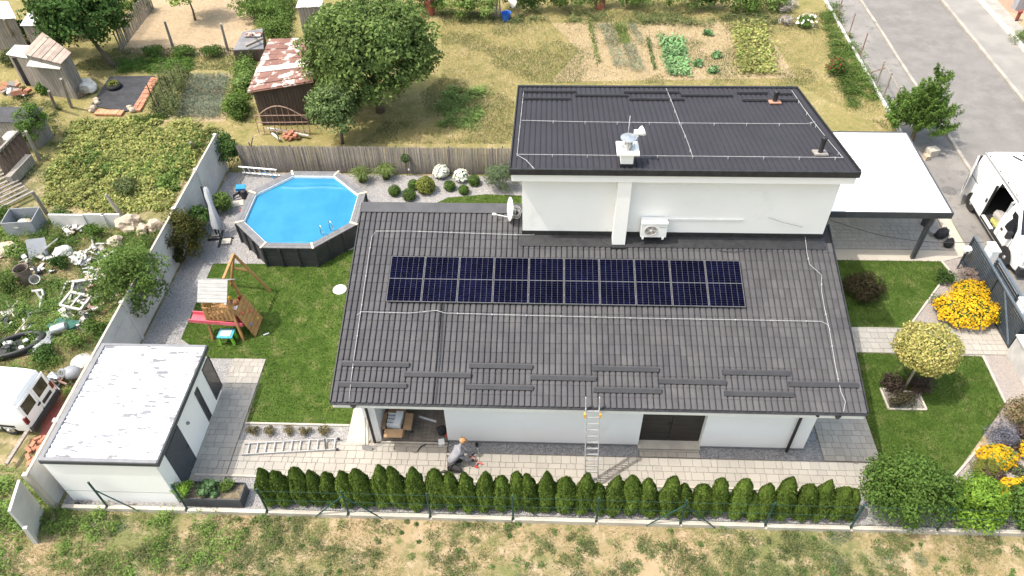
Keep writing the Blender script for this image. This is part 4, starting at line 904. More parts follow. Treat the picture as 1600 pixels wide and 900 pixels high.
# tools round the worker
def drill(q, col_, lab, rz):
    t = thing('cordless_drill', lab, 'drill', G(*q)); b = G(*q, .06); m = Matrix.Rotation(rz,3,'Z')
    MB().tube([b+m@Vector((-.11,0,0)), b+m@Vector((.06,0,0)), b+m@Vector((.12,0,0))], .036, 8, .018).build('body', col_, t); MB().box(b+m@Vector((-.07,-.09,-.01)),(.055,.15,.05), rz=rz).build('grip', BLACKM, t); MB().box(b+m@Vector((-.06,-.18,-.01)),(.12,.07,.07), rz=rz).build('battery', col_, t)
RED = bpy.data.materials['red_paint']
drill((738,711), BLACKM, 'black cordless drill on the paving in front of the worker', .6); drill((751,724), RED, 'red cordless drill on the paving to the right of the worker', -.4)
tag(MB().tube([G(734,733,.03),G(740,728,.03),G(745,724,.04)], .03, 6, .012).build('grinder', BLACKM), 'black hand tool on the paving nearest the hedge', 'tool')
tag(MB().tube([G(746,700,.03),G(748,707,.03),G(752,714,.03),G(748,718,.03),G(757,722,.03)], .008, 5).build('loose_string', WHITEP), 'tangled white cord beside the red drill', 'cord')
tag(MB().blob(G(745,694,.12), (.06,.07,.12), 4, .4, 1).build('black_tool_pouch', BLACKM), 'black tool pouch by the gravel strip next to the worker', 'pouch')
tag(MB().box(G(738,716,.06),(.16,.1,.09), rz=.4).build('red_case', RED), 'small red tool case between the two drills', 'case')
# ================================================================== VANS
def loft_van(name, label, st, prof_fn, skip, mat, loc, rz):
    t = thing(name, label, 'van', loc, rz)
    return t
VW = M('van_white', (.80,.80,.80), .3, (.77,.77,.77), 1, coat=.3, spec=.5)
VGL = M('van_glass', (.012,.013,.015), .06, spec=.7); TYRE = M('tyre_rubber', (.02,.02,.021), .85); PLAS = M('black_bumper', (.03,.03,.032), .65); RIMM = M('wheel_rim', (.5,.5,.51), .35, metal=.6)
def body_grid(xs, P, skipf):
    n = len(P(xs[0])); mb = MB(); V = []; F = []
    for x in xs: V += [(x,y,z) for y, z in P(x)]
    for i in range(len(xs)-1):
        for j in range(n-1):
            if skipf and skipf((xs[i]+xs[i+1])/2, j): continue
            F.append((i*n+j, i*n+j+1, (i+1)*n+j+1, (i+1)*n+j))
    F.append(tuple(range(n))); F.append(tuple((len(xs)-1)*n+j for j in range(n-1,-1,-1)))
    return mb.add(V, F)
def wheel(t, x, y, r, s):
    w = MB().torus((x,y,r), r*.78, r*.23, Matrix.Rotation(math.pi/2,3,'X'), 24, 8).build('wheel', TYRE, t, smooth=1)
    MB().lathe([(0,-.05),(r*.2,-.05),(r*.25,-.01),(r*.58,.02),(r*.62,.05)], (x,y+s*.06,r), 18, m=Matrix.Rotation(s*math.pi/2,3,'X')).build('rim', RIMM, w, smooth=30)
def interp(tab, x):
    for (x0,*a), (x1,*b) in zip(tab, tab[1:]):
        if x <= x1:
            f = (x-x0)/(x1-x0) if x1 > x0 else 0; return [u+(v-u)*max(0,f) for u, v in zip(a, b)]
    return tab[-1][1:]
# panel van on the street, heading towards the camera; local X forward, Y left
pv_ = thing('panel_van', 'white panel van with open sliding door parked beside the gate', 'van')
TABL = [(0,.98,2.36),(.05,1.02,2.42),(3.3,1.02,2.42),(3.7,1.01,2.30),(4.35,1.0,1.62),(4.5,.99,1.42),(5.05,.95,1.16),(5.3,.86,.95),(5.38,.75,.7)]
def VP_(x):
    w, h = interp(TABL, x); z0 = .32; k = (h-1.2)
    hf = [(-w*.97,z0),(-w,.55),(-w,1.1)] + [(-w+.05*(1 if h>1.5 else .2),1.2+k*.5 if k>0 else h*.97),(-w+.12*(1 if h>1.5 else .6),h-.16 if h>1.5 else h-.04),(-w+.26,h-.02),(-w*.5,h+.02)]
    return hf+[(-y,z) for y, z in reversed(hf)]
xs = [0,.05,.4,.9,1.4,2.0,2.6,3.15,3.3,3.7,4.0,4.35,4.5,4.8,5.05,5.3,5.38]
bd = body_grid(xs, VP_, lambda x, j: (2.0 < x < 3.15 and j in (1,2,3)))
b_o = bd.build('body', VW, pv_, smooth=35, fix=False)
inn = MB(); inn.b2(.06,3.28,-.93,.93,.50,.53); inn.b2(.06,3.28,.90,.93,.53,2.25); inn.b2(3.28,3.31,-.93,.93,.53,2.25); inn.build('cargo_lining', M('dark_lining', (.03,.03,.032), .8), pv_)
MB().b2(3.16,3.27,-.98,.6,.54,2.2).build('bulkhead', M('pale_grey_panel', (.42,.43,.44), .6), pv_)
MB().b2(2.0,3.15,-1.04,-.96,.42,.545).build('door_sill', PLAS, pv_)
sdr = MB(); sdr.add([(.82,-1.05,.42),(1.98,-1.05,.42),(1.98,-1.05,1.2),(.82,-1.05,1.2),(1.98,-.99,2.12),(.82,-.99,2.12)], [(0,1,2,3),(3,2,4,5)]); sdo = sdr.build('sliding_door', VW, pv_)
MB().b2(1.8,1.9,-1.08,-1.05,1.15,1.33).build('handle', BLACKM, sdo); MB().b2(1.96,2.0,-1.06,-.97,.42,2.1).build('door_edge', PLAS, sdo)
for k in range(12): MB().b2(.22+k*.26,.40+k*.26,-.72,.72,2.425,2.448).build('roof_rib', VW, pv_)
MB().b2(.05,3.4,-.91,-.87,2.36,2.44).build('roof_gutter', M('gutter_grey', (.35,.35,.35), .6), pv_)
for x in (.35,1.4,2.2,3.0): MB().b2(x-.03,x+.03,-.84,-.79,2.42,2.45).build('roof_mount', PLAS, pv_)
for a, b in (((.35,.1,2.47),(.75,.32,2.50)),((.25,.55,2.46),(.8,.75,2.49))): MB().beam(a, b, .06, .03).build('roof_marking', BLACKM, pv_)
for s in (-1, 1):
    for x in (.95, 4.45):
        wheel(pv_, x, s*.93, .36, s); ar = MB()
        arc = [(x+.47*math.cos(t), s*1.03, .36+.47*math.sin(t)) for t in [math.pi*i/12 for i in range(13)]]; arc2 = [(x+.37*math.cos(t), s*1.03, .36+.37*math.sin(t)) for t in [math.pi*i/12 for i in range(13)]]
        ar.add(arc+arc2, [(i,i+1,14+i,13+i) for i in range(12)]); ar.build('wheel_arch', PLAS, pv_)
        MB().lathe([(0,0),(.38,0),(.38,.02),(0,.02)], (x,s*1.0,.36), 20, m=Matrix.Rotation(math.pi/2,3,'X')).build('wheel_well', BLACKM, pv_)
    MB().b2(1.35,4.0,s*1.03-.012,s*1.03+.012,.42,.58).build('side_moulding', PLAS, pv_)
    sw = MB(); yy = s*1.006; sw.add([(3.55,yy,1.22),(4.35,yy,1.22),(4.22,s*.965,1.68),(3.85,s*.93,2.05),(3.55,s*.935,2.05)], [(0,1,2,3,4) if s < 0 else (4,3,2,1,0)]); sw.build('side_window', VGL, pv_)
    m_ = MB().box((4.2,s*1.14,1.32),(.14,.2,.30)).build('wing_mirror', BLACKM, pv_)
    MB().b2(3.45,3.57,s*1.03-.012,s*1.03+.012,1.0,1.1).build('handle', BLACKM, pv_)
    MB().box((5.2,s*.72,.86),(.3,.28,.2)).build('headlight', M('lamp_glass', (.6,.6,.62), .1), pv_)
MB().add([(3.72,-.80,2.26),(3.72,.80,2.26),(4.42,.86,1.53),(4.42,-.86,1.53)], [(0,3,2,1)]).build('windscreen', VGL, pv_)
MB().b2(5.25,5.46,-.9,.9,.28,.62).build('bumper', PLAS, pv_); MB().b2(-.08,.0,-.95,.95,.32,.5).build('rear_bumper', PLAS, pv_)
for x in (.80,2.0,3.40,4.36): MB().b2(x-.006,x+.006,-1.0235,-1.016,.45,1.18).build('panel_gap', PLAS, pv_)
for x in (3.40,): MB().b2(x-.006,x+.006,1.016,1.0235,.45,1.18).build('panel_gap', PLAS, pv_)
MB().b2(.1,1.95,-1.0275,-1.0205,1.26,1.29).build('door_track', PLAS, pv_); MB().box((1.55,-1.03,.82),(.16,.012,.16)).build('fuel_flap', VW, pv_)
for y in (-.93,.93): MB().box((-.02,y,1.2),(.05,.1,.55)).build('tail_light', M('tail_lamp', (.35,.02,.02), .3), pv_)
MB().box((5.40,0,.42),(.02,.52,.11)).build('number_plate', WHITEP, pv_)
# the rear door swung right open along the side
rd = MB(); rd.add([(-.02,-1.02,.5),(.66,-1.42,.5),(.66,-1.42,2.2),(-.02,-1.02,2.2)], [(0,1,2,3)]); rd.add([(.01,-1.10,.5),(.69,-1.47,.5),(.69,-1.47,2.2),(.01,-1.10,2.2)], [(3,2,1,0)]); rd.add([(-.02,-1.02,2.2),(.66,-1.42,2.2),(.69,-1.47,2.2),(.01,-1.10,2.2)], [(0,1,2,3)]); rd.add([(.66,-1.42,.5),(.69,-1.47,.5),(.69,-1.47,2.2),(.66,-1.42,2.2)], [(0,1,2,3)]); rd.add([(-.02,-1.02,.5),(.01,-1.10,.5),(.01,-1.10,2.2),(-.02,-1.02,2.2)], [(0,1,2,3)])
rdo = rd.build('rear_door', VW, pv_)
MB().add([(.10,-1.158,.75),(.60,-1.430,.75),(.60,-1.430,1.45),(.10,-1.158,1.45)], [(0,1,2,3)]).build('pane', VGL, rdo)
MB().box((-.03,0,1.35),(.02,1.9,1.7)).build('rear_opening', bpy.data.materials['dark_lining'], pv_)
pv_.location = (24.93,11.15,0); pv_.rotation_euler = (0,0,-math.pi/2)
for (x, y, z, d, c, nm, lab) in ((2.6,-.70,.60,(.2,.3,.12),(.33,.32,.10),'yellow_tarp','crumpled yellow-green bundle inside the open van door'),(2.35,-.45,.72,(.3,.3,.22),(.35,.33,.32),'tool_crate','grey crate inside the open van door')):
    q = wm(pv_) @ Vector((x,y,z)); tag(MB().blob(q, d, 3, .5, 2).build(nm, M(nm, c, .8)), lab, 'bundle' if nm == 'yellow_tarp' else 'crate')
q = wm(pv_) @ Vector((2.5,-1.02,.58)); tag(MB().box(q,(.12,.9,.06)).build('white_plank', WHITEP), 'white plank on the sill of the open van door', 'plank')
# small van in the neighbour's yard
mv = thing('small_van', 'small white van with twin rear windows parked beyond the concrete wall', 'van')
TAB2 = [(0,.80,1.66),(.06,.84,1.78),(.5,.85,1.84),(2.2,.85,1.84),(2.5,.84,1.72),(3.1,.83,1.12),(3.9,.76,.92),(4.1,.66,.7)]
def VP2(x):
    w, h = interp(TAB2, x); z0 = .28
    hf = [(-w*.96,z0),(-w,.5),(-w,.9 if h>1 else h*.9),(-w+.05,min(1.05,h*.95)),(-w+.14,max(h-.18,h*.97)),(-w+.26,h-.03),(-w*.4,h+.015)]
    return hf+[(-y,z) for y, z in reversed(hf)]
body_grid([0,.06,.5,1.2,2.2,2.5,3.1,3.5,3.9,4.1], VP2, None).build('body', VW, mv, smooth=40)
for s in (-1, 1):
    d = MB(); ya, yb = sorted((s*.03, s*.76)); d.b2(-.035,.0,ya,yb,.42,1.60); do = d.build('rear_door', VW, mv)
    ya, yb = sorted((s*.10, s*.64)); MB().b2(-.048,-.036,ya,yb,1.0,1.5).build('pane', VGL, do)
    ya, yb = sorted((s*.70, s*.83)); MB().b2(-.05,.02,ya,yb,.72,1.02).build('tail_light', M('tail_red', (.12,.01,.012), .3), mv)
    for x in (.85,3.35): wheel(mv, x, s*.78, .31, s)
    sw = MB(); sw.b2(.5,2.9,s*.845-.01,s*.845+.01,.5,.62); sw.build('side_moulding', PLAS, mv)
    MB().add([(1.9,s*.835,1.05),(2.85,s*.82,1.05),(2.45,s*.76,1.58),(1.9,s*.76,1.62)], [(0,1,2,3)]).build('side_window', VGL, mv)
MB().b2(-.12,.02,-.82,.82,.30,.52).build('rear_bumper', PLAS, mv); MB().box((-.045,-.35,.72),(.03,.5,.14)).build('number_plate', BLACKM, mv); MB().box((-.05,.05,.85),(.04,.14,.06)).build('handle', BLACKM, mv)
MB().add([(2.52,-.70,1.68),(2.52,.70,1.68),(3.08,.74,1.16),(3.08,-.74,1.16)], [(0,3,2,1)]).build('windscreen', VGL, mv)
mv.location = (-12.2,-1.9,0); mv.rotation_euler = (0,0,math.radians(176))
# ================================================================== VEGETATION
def leaf_mesh(P, D, size, rng, asp=.55, tilt=.9, sizevar=.35):
    "rhombic leaves at P, facing roughly D"
    n = len(P); D = D+rng.normal(0, tilt, (n,3)); D /= np.linalg.norm(D, axis=1, keepdims=True)+1e-9
    A = rng.normal(0, 1, (n,3)); A -= D*(A*D).sum(1, keepdims=True); A /= np.linalg.norm(A, axis=1, keepdims=True)+1e-9
    B = np.cross(D, A); s = size*(1+rng.uniform(-sizevar, sizevar, (n,1)))
    V = np.empty((n,4,3)); V[:,0] = P-A*s*.5; V[:,1] = P+B*s*asp*.5+D*s*.06; V[:,2] = P+A*s*.5-D*s*.1; V[:,3] = P-B*s*asp*.5+D*s*.06
    return V.reshape(-1,3), np.arange(n*4).reshape(-1,4)
def crown_pts(n, c, rad, nc, cr, rng, low=-.55, fill=.25):
    c = np.array(c, float); rad = np.array(rad, float)
    d = rng.normal(0,1,(nc*3,3)); d /= np.linalg.norm(d,axis=1,keepdims=True); d = d[d[:,2] > low][:nc]
    k = rng.uniform(.55,1.0,(len(d),1))**.6; C = c+d*rad*k*(1-cr/rad.max()*.6)
    i = rng.integers(0, len(C), n); w = rng.normal(0,1,(n,3)); w /= np.linalg.norm(w,axis=1,keepdims=True)
    w[:,2] = np.abs(w[:,2])*np.where(rng.random(n) < .8, 1, -1)
    r = cr*rng.uniform(.6,1.05,(n,1))*np.array([1,1,.8]); crs = rng.uniform(.7,1.3,(len(C),1))
    P = C[i]+w*r*crs[i]; D = w*.8+d[i]*.6
    m = rng.random(n) < fill; P[m] = C[i][m]+(c-C[i][m])*rng.random((m.sum(),1))*.7+rng.normal(0,cr*.4,(m.sum(),3))
    return P, D, C
def merge(parts):
    V = []; F = []; o = 0
    for v, f in parts: V.append(v); F.append(f+o); o += len(v)
    return np.concatenate(V), np.concatenate(F)
BARK = M('bark', (.15,.115,.085), .95, (.10,.08,.06), 6, bump=.6, bs=18)
L_WAL = leafmat('walnut_leaf', (.115,.180,.050), (.205,.275,.085), .3)
L_DARK = leafmat('dark_leaf', (0.048,0.102,0.027), (0.093,0.162,0.041), .25)
L_MID = leafmat('mid_leaf', (0.101,0.169,0.038), (0.162,0.236,0.061), .3)
L_GREY = leafmat('grey_green_leaf', (.12,.15,.075), (.17,.20,.10), .3)
L_THU = leafmat('thuja_leaf', (.080,.138,.024), (.138,.192,.040), .2, .25, big=2.)
L_BOX = leafmat('box_leaf', (0.061,0.115,0.024), (0.101,0.162,0.038), .2, .2, big=4)
L_LIME = leafmat('lime_leaf', (.16,.19,.04), (.24,.26,.06), .3, .2, big=4)
L_PINE = leafmat('pine_needle', (0.072,0.144,0.029), (0.136,0.208,0.045), .2)
L_VAR = leafmat('variegated_leaf', (.62,.52,.19), (.22,.25,.07), .3, .15, big=5)
L_BRIGHT = leafmat('bright_leaf', (0.130,0.247,0.033), (0.247,0.377,0.058), .35, .2, big=3)
L_LAUR = leafmat('laurel_leaf', (.070,.138,.028), (.135,.215,.048), .3, .2, big=2)
L_RED = leafmat('purple_leaf', (.075,.045,.045), (.13,.10,.07), .25)
L_LAV = leafmat('lavender', (.16,.16,.20), (.23,.23,.27), .2)
F_YEL = leafmat('yellow_flower', (.54,.31,.012), (.66,.42,.022), .2, .1, big=3)
F_WHITE = leafmat('white_flower', (.78,.78,.72), (.62,.64,.52), .2, .1)
F_RED = leafmat('red_flower', (.26,.06,.045), (.17,.07,.04), .2)
L_POT = leafmat('potato_leaf', (.185,.245,.070), (.40,.37,.13), .3, .25, big=.8)
L_ONI = leafmat('onion_leaf', (.165,.205,.14), (.24,.275,.20), .2)
L_CAB = leafmat('cabbage_leaf', (0.120,0.240,0.090), (0.216,0.336,0.156), .2)
L_STRAW = leafmat('straw_blade', (.46,.37,.20), (.30,.27,.11), .2, .15)
L_GRASS = leafmat('grass_blade', (.058,.108,.020), (.110,.155,.042), .3, .22, big=1.2)
L_WEED = leafmat('weed_leaf', (.095,.125,.046), (.17,.19,.08), .3, .25, big=1.)
L_DRYP = leafmat('dry_plant', (.20,.16,.07), (.12,.11,.045), .2)
def trunk_mesh(base, top, r0, limbs, rng):
    mb = MB(); b = Vector(base); t = Vector(top); m = b.lerp(t, .5)+Vector((rng.normal(0,.06),rng.normal(0,.06),0))
    mb.tube([b, b.lerp(m,.5), m, t], r0, 9, r0*.55)
    for e in limbs:
        e = Vector(e); s = b.lerp(t, .75+.25*rng.random()); k = s.lerp(e,.5)+Vector((0,0,.12*(e-s).length)); mb.tube([s, s.lerp(k,.5), k, e], r0*.42, 6, r0*.08)
    return mb
def tree(name, label, base, cz, rad, n, leaf, mat, nc=60, cr=.5, r0=.15, cat='tree', group=None, seed=1, asp=.55, low=-.55, off=(0,0), tilt=.9, fill=.25):
    rng = np.random.default_rng(seed); b = Vector(base); t = thing(name, label, cat, b, 0, group)
    c = Vector((b.x+off[0], b.y+off[1], cz)); P, D, C = crown_pts(n, c, rad, nc, cr, rng, low, fill); P[:,2] = np.maximum(P[:,2], .03)
    V, F = leaf_mesh(P, D, leaf, rng, asp, tilt); npmesh('crown', V, F, mat, t)
    lim = [Vector(C[i]) for i in rng.choice(len(C), min(7,len(C)), replace=False)]
    trunk_mesh((b.x,b.y,-.02), (c.x,c.y,max(.3,cz-rad[2]*.35)), r0, lim, rng).build('trunk', BARK, t, smooth=1)
    return t
def shrub(name, label, base, rad, n, leaf, mat, nc=26, cr=None, group=None, seed=1, flowers=None, nf=0, fsize=.05, asp=.55, cat='shrub', h0=0., stem=True, tilt=.8):
    rng = np.random.default_rng(seed); b = Vector(base); t = thing(name, label, cat, b, 0, group); rad = np.array(rad); cr = cr or rad.min()*.45
    c = np.array([b.x,b.y,b.z+rad[2]*.62+h0]); P, D, C = crown_pts(n, c, rad, nc, cr, rng, -.35, .3); P[:,2] = np.maximum(P[:,2], b.z+.02)
    V, F = leaf_mesh(P, D, leaf, rng, asp, tilt); npmesh('foliage', V, F, mat, t)
    if flowers:
        d = rng.normal(0,1,(nf*2,3)); d /= np.linalg.norm(d,axis=1,keepdims=True); d = d[d[:,2] > -.1][:nf]
        P = c+d*rad*rng.uniform(.9,1.06,(len(d),1))*(1+.12*np.sin(d[:,:1]*9)*np.cos(d[:,1:2]*8)); V, F = leaf_mesh(P, d+np.array([0,0,.6]), fsize, rng, .9, .35); npmesh('flowers', V, F, flowers, t)
    if stem:
        mb = MB()
        for i in range(3): e = C[rng.integers(0,len(C))]; mb.tube([(b.x,b.y,b.z-.02), tuple((np.array(b)+e)/2), tuple(e)], .02, 5, .006)
        mb.build('stem', BARK, t)
    return t
def ball(name, label, base, r, n, leaf, mat, group=None, seed=1, sq=.92):
    rng = np.random.default_rng(seed); b = Vector(base); t = thing(name, label, 'shrub', b, 0, group)
    d = rng.normal(0,1,(n,3)); d /= np.linalg.norm(d,axis=1,keepdims=True); d = d[d[:,2] > -.75]; k = (1+.06*np.sin(d[:,:1]*7+seed)*np.sin(d[:,1:2]*6))*rng.uniform(.88,1.04,(len(d),1))
    P = d*r*k*np.array([1,1,sq])+np.array([b.x,b.y,b.z+r*.8]); V, F = leaf_mesh(P, d, leaf, rng, .6, .6); npmesh('foliage', V, F, mat, t)
    MB().blob((b.x,b.y,b.z+r*.8), (r*.86,r*.86,r*.86*sq), seed, .08, 2).build('twigs', M_CORE, t); MB().tube([b, b+Vector((0,0,.2))], .02, 5).build('stem', BARK, t)
    return t
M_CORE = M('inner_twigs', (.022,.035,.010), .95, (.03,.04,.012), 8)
# ---- thuja hedge
def thuja_mesh(seed, n=6500):
    rng = np.random.default_rng(seed); z = rng.random(n)**.9; a = rng.uniform(0,2*np.pi,n)
    prof = np.where(z > .3, np.clip(1-((z-.3)/.72)**(1.75+.4*(seed%3)), .015, 1)**(.78+.1*(seed%2)), .92+.08*(z/.3)); lump = 1+.10*np.sin(a*3+seed+z*5)*np.sin(z*11+seed*2)+.07*np.sin(a*7+z*15)+.09*np.sin(a*2-z*7+seed*4)
    lean = .06*math.sin(seed); r = prof*.235*lump*rng.uniform(.86,1.06,n)
    P = np.stack([r*np.cos(a)+lean*z, r*np.sin(a), .06+z*.94], 1); D = np.stack([np.cos(a), np.sin(a), np.full(n,.35)], 1)
    D += rng.normal(0,.5,(n,3)); D /= np.linalg.norm(D,axis=1,keepdims=True)
    up = np.array([0,0,1.])+rng.normal(0,.35,(n,3)); A = up-D*(up*D).sum(1,keepdims=True); A /= np.linalg.norm(A,axis=1,keepdims=True); B = np.cross(D,A); s = .040*rng.uniform(.6,1.4,(n,1))
    V = np.empty((n,4,3)); V[:,0] = P-A*s*.6; V[:,1] = P+B*s*.34; V[:,2] = P+A*s*.8+D*s*.15; V[:,3] = P-B*s*.34
    zz = np.linspace(0,1,9); core = []; k = 10
    for q in zz:
        pr = (max(.015, 1-(max(0,q-.3)/.72)**(1.75+.4*(seed%3)))**(.78+.1*(seed%2)) if q > .3 else .92+.08*q/.3)*.165
        core += [(pr*math.cos(2*math.pi*j/k)+lean*q, pr*math.sin(2*math.pi*j/k), .05+q*.93) for j in range(k)]
    CF = [(i*k+j, i*k+(j+1)%k, (i+1)*k+(j+1)%k, (i+1)*k+j) for i in range(8) for j in range(k)]
    return V.reshape(-1,3), np.arange(n*4).reshape(-1,4), core, CF
protos = []
for s in range(9):
    V, F, cv, cf = thuja_mesh(s+1); me = bpy.data.meshes.new('foliage'); me.from_pydata(V.tolist(), [], F.tolist()); me.materials.append(L_THU)
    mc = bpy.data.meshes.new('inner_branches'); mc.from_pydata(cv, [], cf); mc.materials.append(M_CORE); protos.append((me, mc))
tru = bpy.data.meshes.new('trunk'); _t = MB().tube([(0,0,0),(0,0,.3)], .03, 6); tru.from_pydata(_t.v, [], _t.f); tru.materials.append(BARK)
TOPS = [(402,731),(430,737),(457,733),(483,739),(507,741),(531,739),(559,733),(585,727),(614,730),(641,731),(673,735),(699,738),(726,738),(753,739),(779,746),(803,741),(829,743),(854,740),(884,746),(912,741),(938,757),(963,746),(994,747),(1020,750),(1050,745),(1075,758),(1103,757),(1132,748),(1163,750),(1184,768),(1210,755),(1240,746),(1270,756),(1298,754),(1322,762),(1341,766)]
def ordn(k):
    tens = {2:'twenty',3:'thirty'}
    if k <= 20: return ORD[k-1]
    return tens[k//10]+'-'+ORD[k%10-1] if k % 10 else 'thirtieth'
for k, (px, py) in enumerate(TOPS):
    q = ray_plane(px, py, (0,-4.85,0), (0,1,0)); nx = [ray_plane(*TOPS[j], (0,-4.85,0), (0,1,0)).x for j in (max(0,k-1), min(len(TOPS)-1,k+1))]
    wd = min(.72, (nx[1]-nx[0])/(2 if 0 < k < len(TOPS)-1 else 1)*1.15)
    ex = ' small' if k in (20,25,29) else ''
    t = thing('thuja', f'{ordn(k+1)}{ex} thuja from the left end of the front hedge', 'hedge shrub', (q.x,-4.85+rnd.uniform(-.04,.04),0), 0, 'thujas of the front hedge'); me, mc = protos[(k*5+k//4) % 9]
    rzt = rnd.choice((0,math.pi))+rnd.uniform(-.3,.3)
    for nm, m_ in (('foliage',me),('inner_branches',mc),('trunk',tru)):
        o = bpy.data.objects.new(nm, m_); col.objects.link(o); o.parent = t; o.scale = ((wd/.47), .62/.47, max(q.z,1.0)) if nm != 'trunk' else (1,1,1); o.rotation_euler = (0,0,rzt)
    t.rotation_euler = (rnd.uniform(-.03,.03), rnd.uniform(-.05,.05), 0)
# ---- right front shrubs
shrub('laurel_bush', 'big round dark green bush at the right end of the thuja hedge', (16.15,-4.55,0), (1.38,1.15,1.55), 17000, .095, L_LAUR, 90, .36, seed=3)
shrub('bright_bush', 'bright green glossy bush beside the big round bush at the fence', (18.25,-4.7,0), (1.05,.85,1.05), 7000, .12, L_BRIGHT, 40, .34, seed=4, asp=.45)
shrub('corner_bush', 'dark green bush in the bottom right corner by the fence', (19.95,-4.75,0), (.95,.8,.95), 6000, .10, L_LAUR, 36, .3, seed=5)
Y = 'yellow flower clumps on the right'
shrub('yellow_flowers', 'large mound of yellow flowers nearest the path and gate', G(1505,497), (1.12,.85,.62), 2600, .09, L_MID, 30, .3, seed=6, flowers=F_YEL, nf=2300, fsize=.08, group=Y)
shrub('yellow_flowers', 'smaller mound of yellow flowers directly behind the large mound', G(1512,467), (.72,.55,.50), 1300, .09, L_MID, 20, .25, seed=7, flowers=F_YEL, nf=1050, fsize=.078, group=Y)
shrub('yellow_flowers', 'yellow flowers leaning over the bed edge beside the lavender', G(1553,722), (.62,.42,.40), 1100, .09, L_MID, 18, .22, seed=8, flowers=F_YEL, nf=900, fsize=.08, group=Y)
shrub('yellow_flowers', 'yellow flowers just behind the bottom right corner bush', G(1592,775), (.75,.42,.42), 1100, .09, L_MID, 18, .22, seed=9, flowers=F_YEL, nf=1200, fsize=.08, group=Y)
shrub('yellow_flowers', 'yellow flowers cut by the right edge of the picture', G(1606,712), (.35,.35,.40), 700, .09, L_MID, 12, .2, seed=10, flowers=F_YEL, nf=600, fsize=.08, group=Y)
shrub('lavender_bush', 'grey-blue lavender bush at the lawn edge on the right', G(1560,688), (.62,.42,.42), 2600, .10, L_LAV, 22, .2, seed=11, asp=.18)
shrub('purple_bush', 'dark purple bush behind the lavender', G(1592,695), (.5,.42,.4), 1600, .09, L_RED, 16, .2, seed=12)
shrub('purple_bush', 'dark purple clump in the chippings near the yellow flowers', G(1545,748), (.48,.4,.28), 1500, .08, L_RED, 16, .15, seed=13)
shrub('pink_leaf_bush', 'pinkish green bush against the low masonry wall', G(1588,660), (.72,.6,.75), 2200, .09, leafmat('pink_green_leaf', (.17,.17,.07), (.30,.20,.13), .3), 26, .26, seed=14)
shrub('ornamental_grass', 'fine yellow-green grass tuft beside the leaning yellow flowers', G(1533,738), (.42,.35,.38), 1200, .22, L_LIME, 12, .2, seed=15, asp=.07)
shrub('grey_cushion_plant', 'grey-green cushion plant between the yellow flower clumps', G(1588,742), (.4,.3,.16), 700, .07, L_GREY, 10, .12, seed=16)
shrub('heather_bush', 'pinkish heather behind the yellow flowers by the gate', G(1510,440), (.55,.5,.42), 1800, .09, leafmat('heather', (.20,.17,.14), (.26,.19,.18), .2), 18, .2, seed=17, asp=.25)
shrub('low_bush', 'small dark green bush at the lawn corner near the gate', G(1472,440), (.45,.4,.35), 1200, .07, L_DARK, 14, .17, seed=18)
shrub('low_bush', 'small green plant to the left of the large yellow mound', G(1462,476), (.32,.32,.3), 700, .06, L_MID, 10, .15, seed=19)
# bronze bush in the lawn by the carport, bed under the round tree
shrub('bronze_bush', 'dark bronze bush in the lawn beside the carport', G(1345,460), (.85,.75,.62), 4200, .08, leafmat('bronze_leaf', (.07,.06,.03), (.12,.095,.05), .25), 34, .26, seed=20)
bed = [G(*q) for q in ((1375,608),(1388,640),(1447,641),(1435,615))]
sheet('tree_bed', [(p.x,p.y) for p in bed], .026, GRAVP)
for i in range(4):
    a, b = bed[i], bed[(i+1)%4]; struct(MB().beam((a.x,a.y,.035),(b.x,b.y,.035), .06, .05).build('bed_edging', KERB))
shrub('purple_bush', 'dark purple-green bush left of the round tree trunk', G(1390,606), (.48,.42,.42), 1500, .07, L_RED, 16, .18, seed=21)
shrub('purple_bush', 'dark purple-green bush in front of the round tree trunk', G(1405,634), (.52,.38,.40), 1500, .07, leafmat('purple_green', (.06,.07,.03), (.12,.09,.06), .2), 16, .18, seed=22)
shrub('purple_bush', 'dark bush shaded beneath the round tree crown', G(1432,608), (.52,.42,.40), 1400, .07, L_RED, 16, .18, seed=23)
rt = thing('round_tree', 'small standard tree with round cream-yellow variegated crown', 'tree', (17.88,.05,0)); rng = np.random.default_rng(5)
D = rng.normal(0,1,(7800,3)); D /= np.linalg.norm(D,axis=1,keepdims=True); D = D[D[:,2] > -.8]; kk = (1+.07*np.sin(D[:,:1]*6+1)*np.sin(D[:,1:2]*7)+.05*np.sin(D[:,2:]*9+D[:,:1]*5))*rng.uniform(.84,1.05,(len(D),1))
P = np.array([17.97,.15,2.16])+D*kk*np.array([1.04,.98,.74]); P[:,2] = np.maximum(P[:,2], 1.62+rng.random(len(P))*.14); V, F = leaf_mesh(P, D, .085, rng, .6, .7); npmesh('crown', V, F, L_VAR, rt)
MB().blob((17.95,.15,1.98), (.78,.76,.46), 3, .12, 2).build('inner_branches', M('inner_leaf', (.12,.12,.04), .9), rt); MB().tube([(17.88,.05,0),(17.91,.1,.9),(17.95,.15,1.7)], .05, 8, .035).build('trunk', M('pale_bark', (.40,.34,.26), .9), rt, smooth=1)
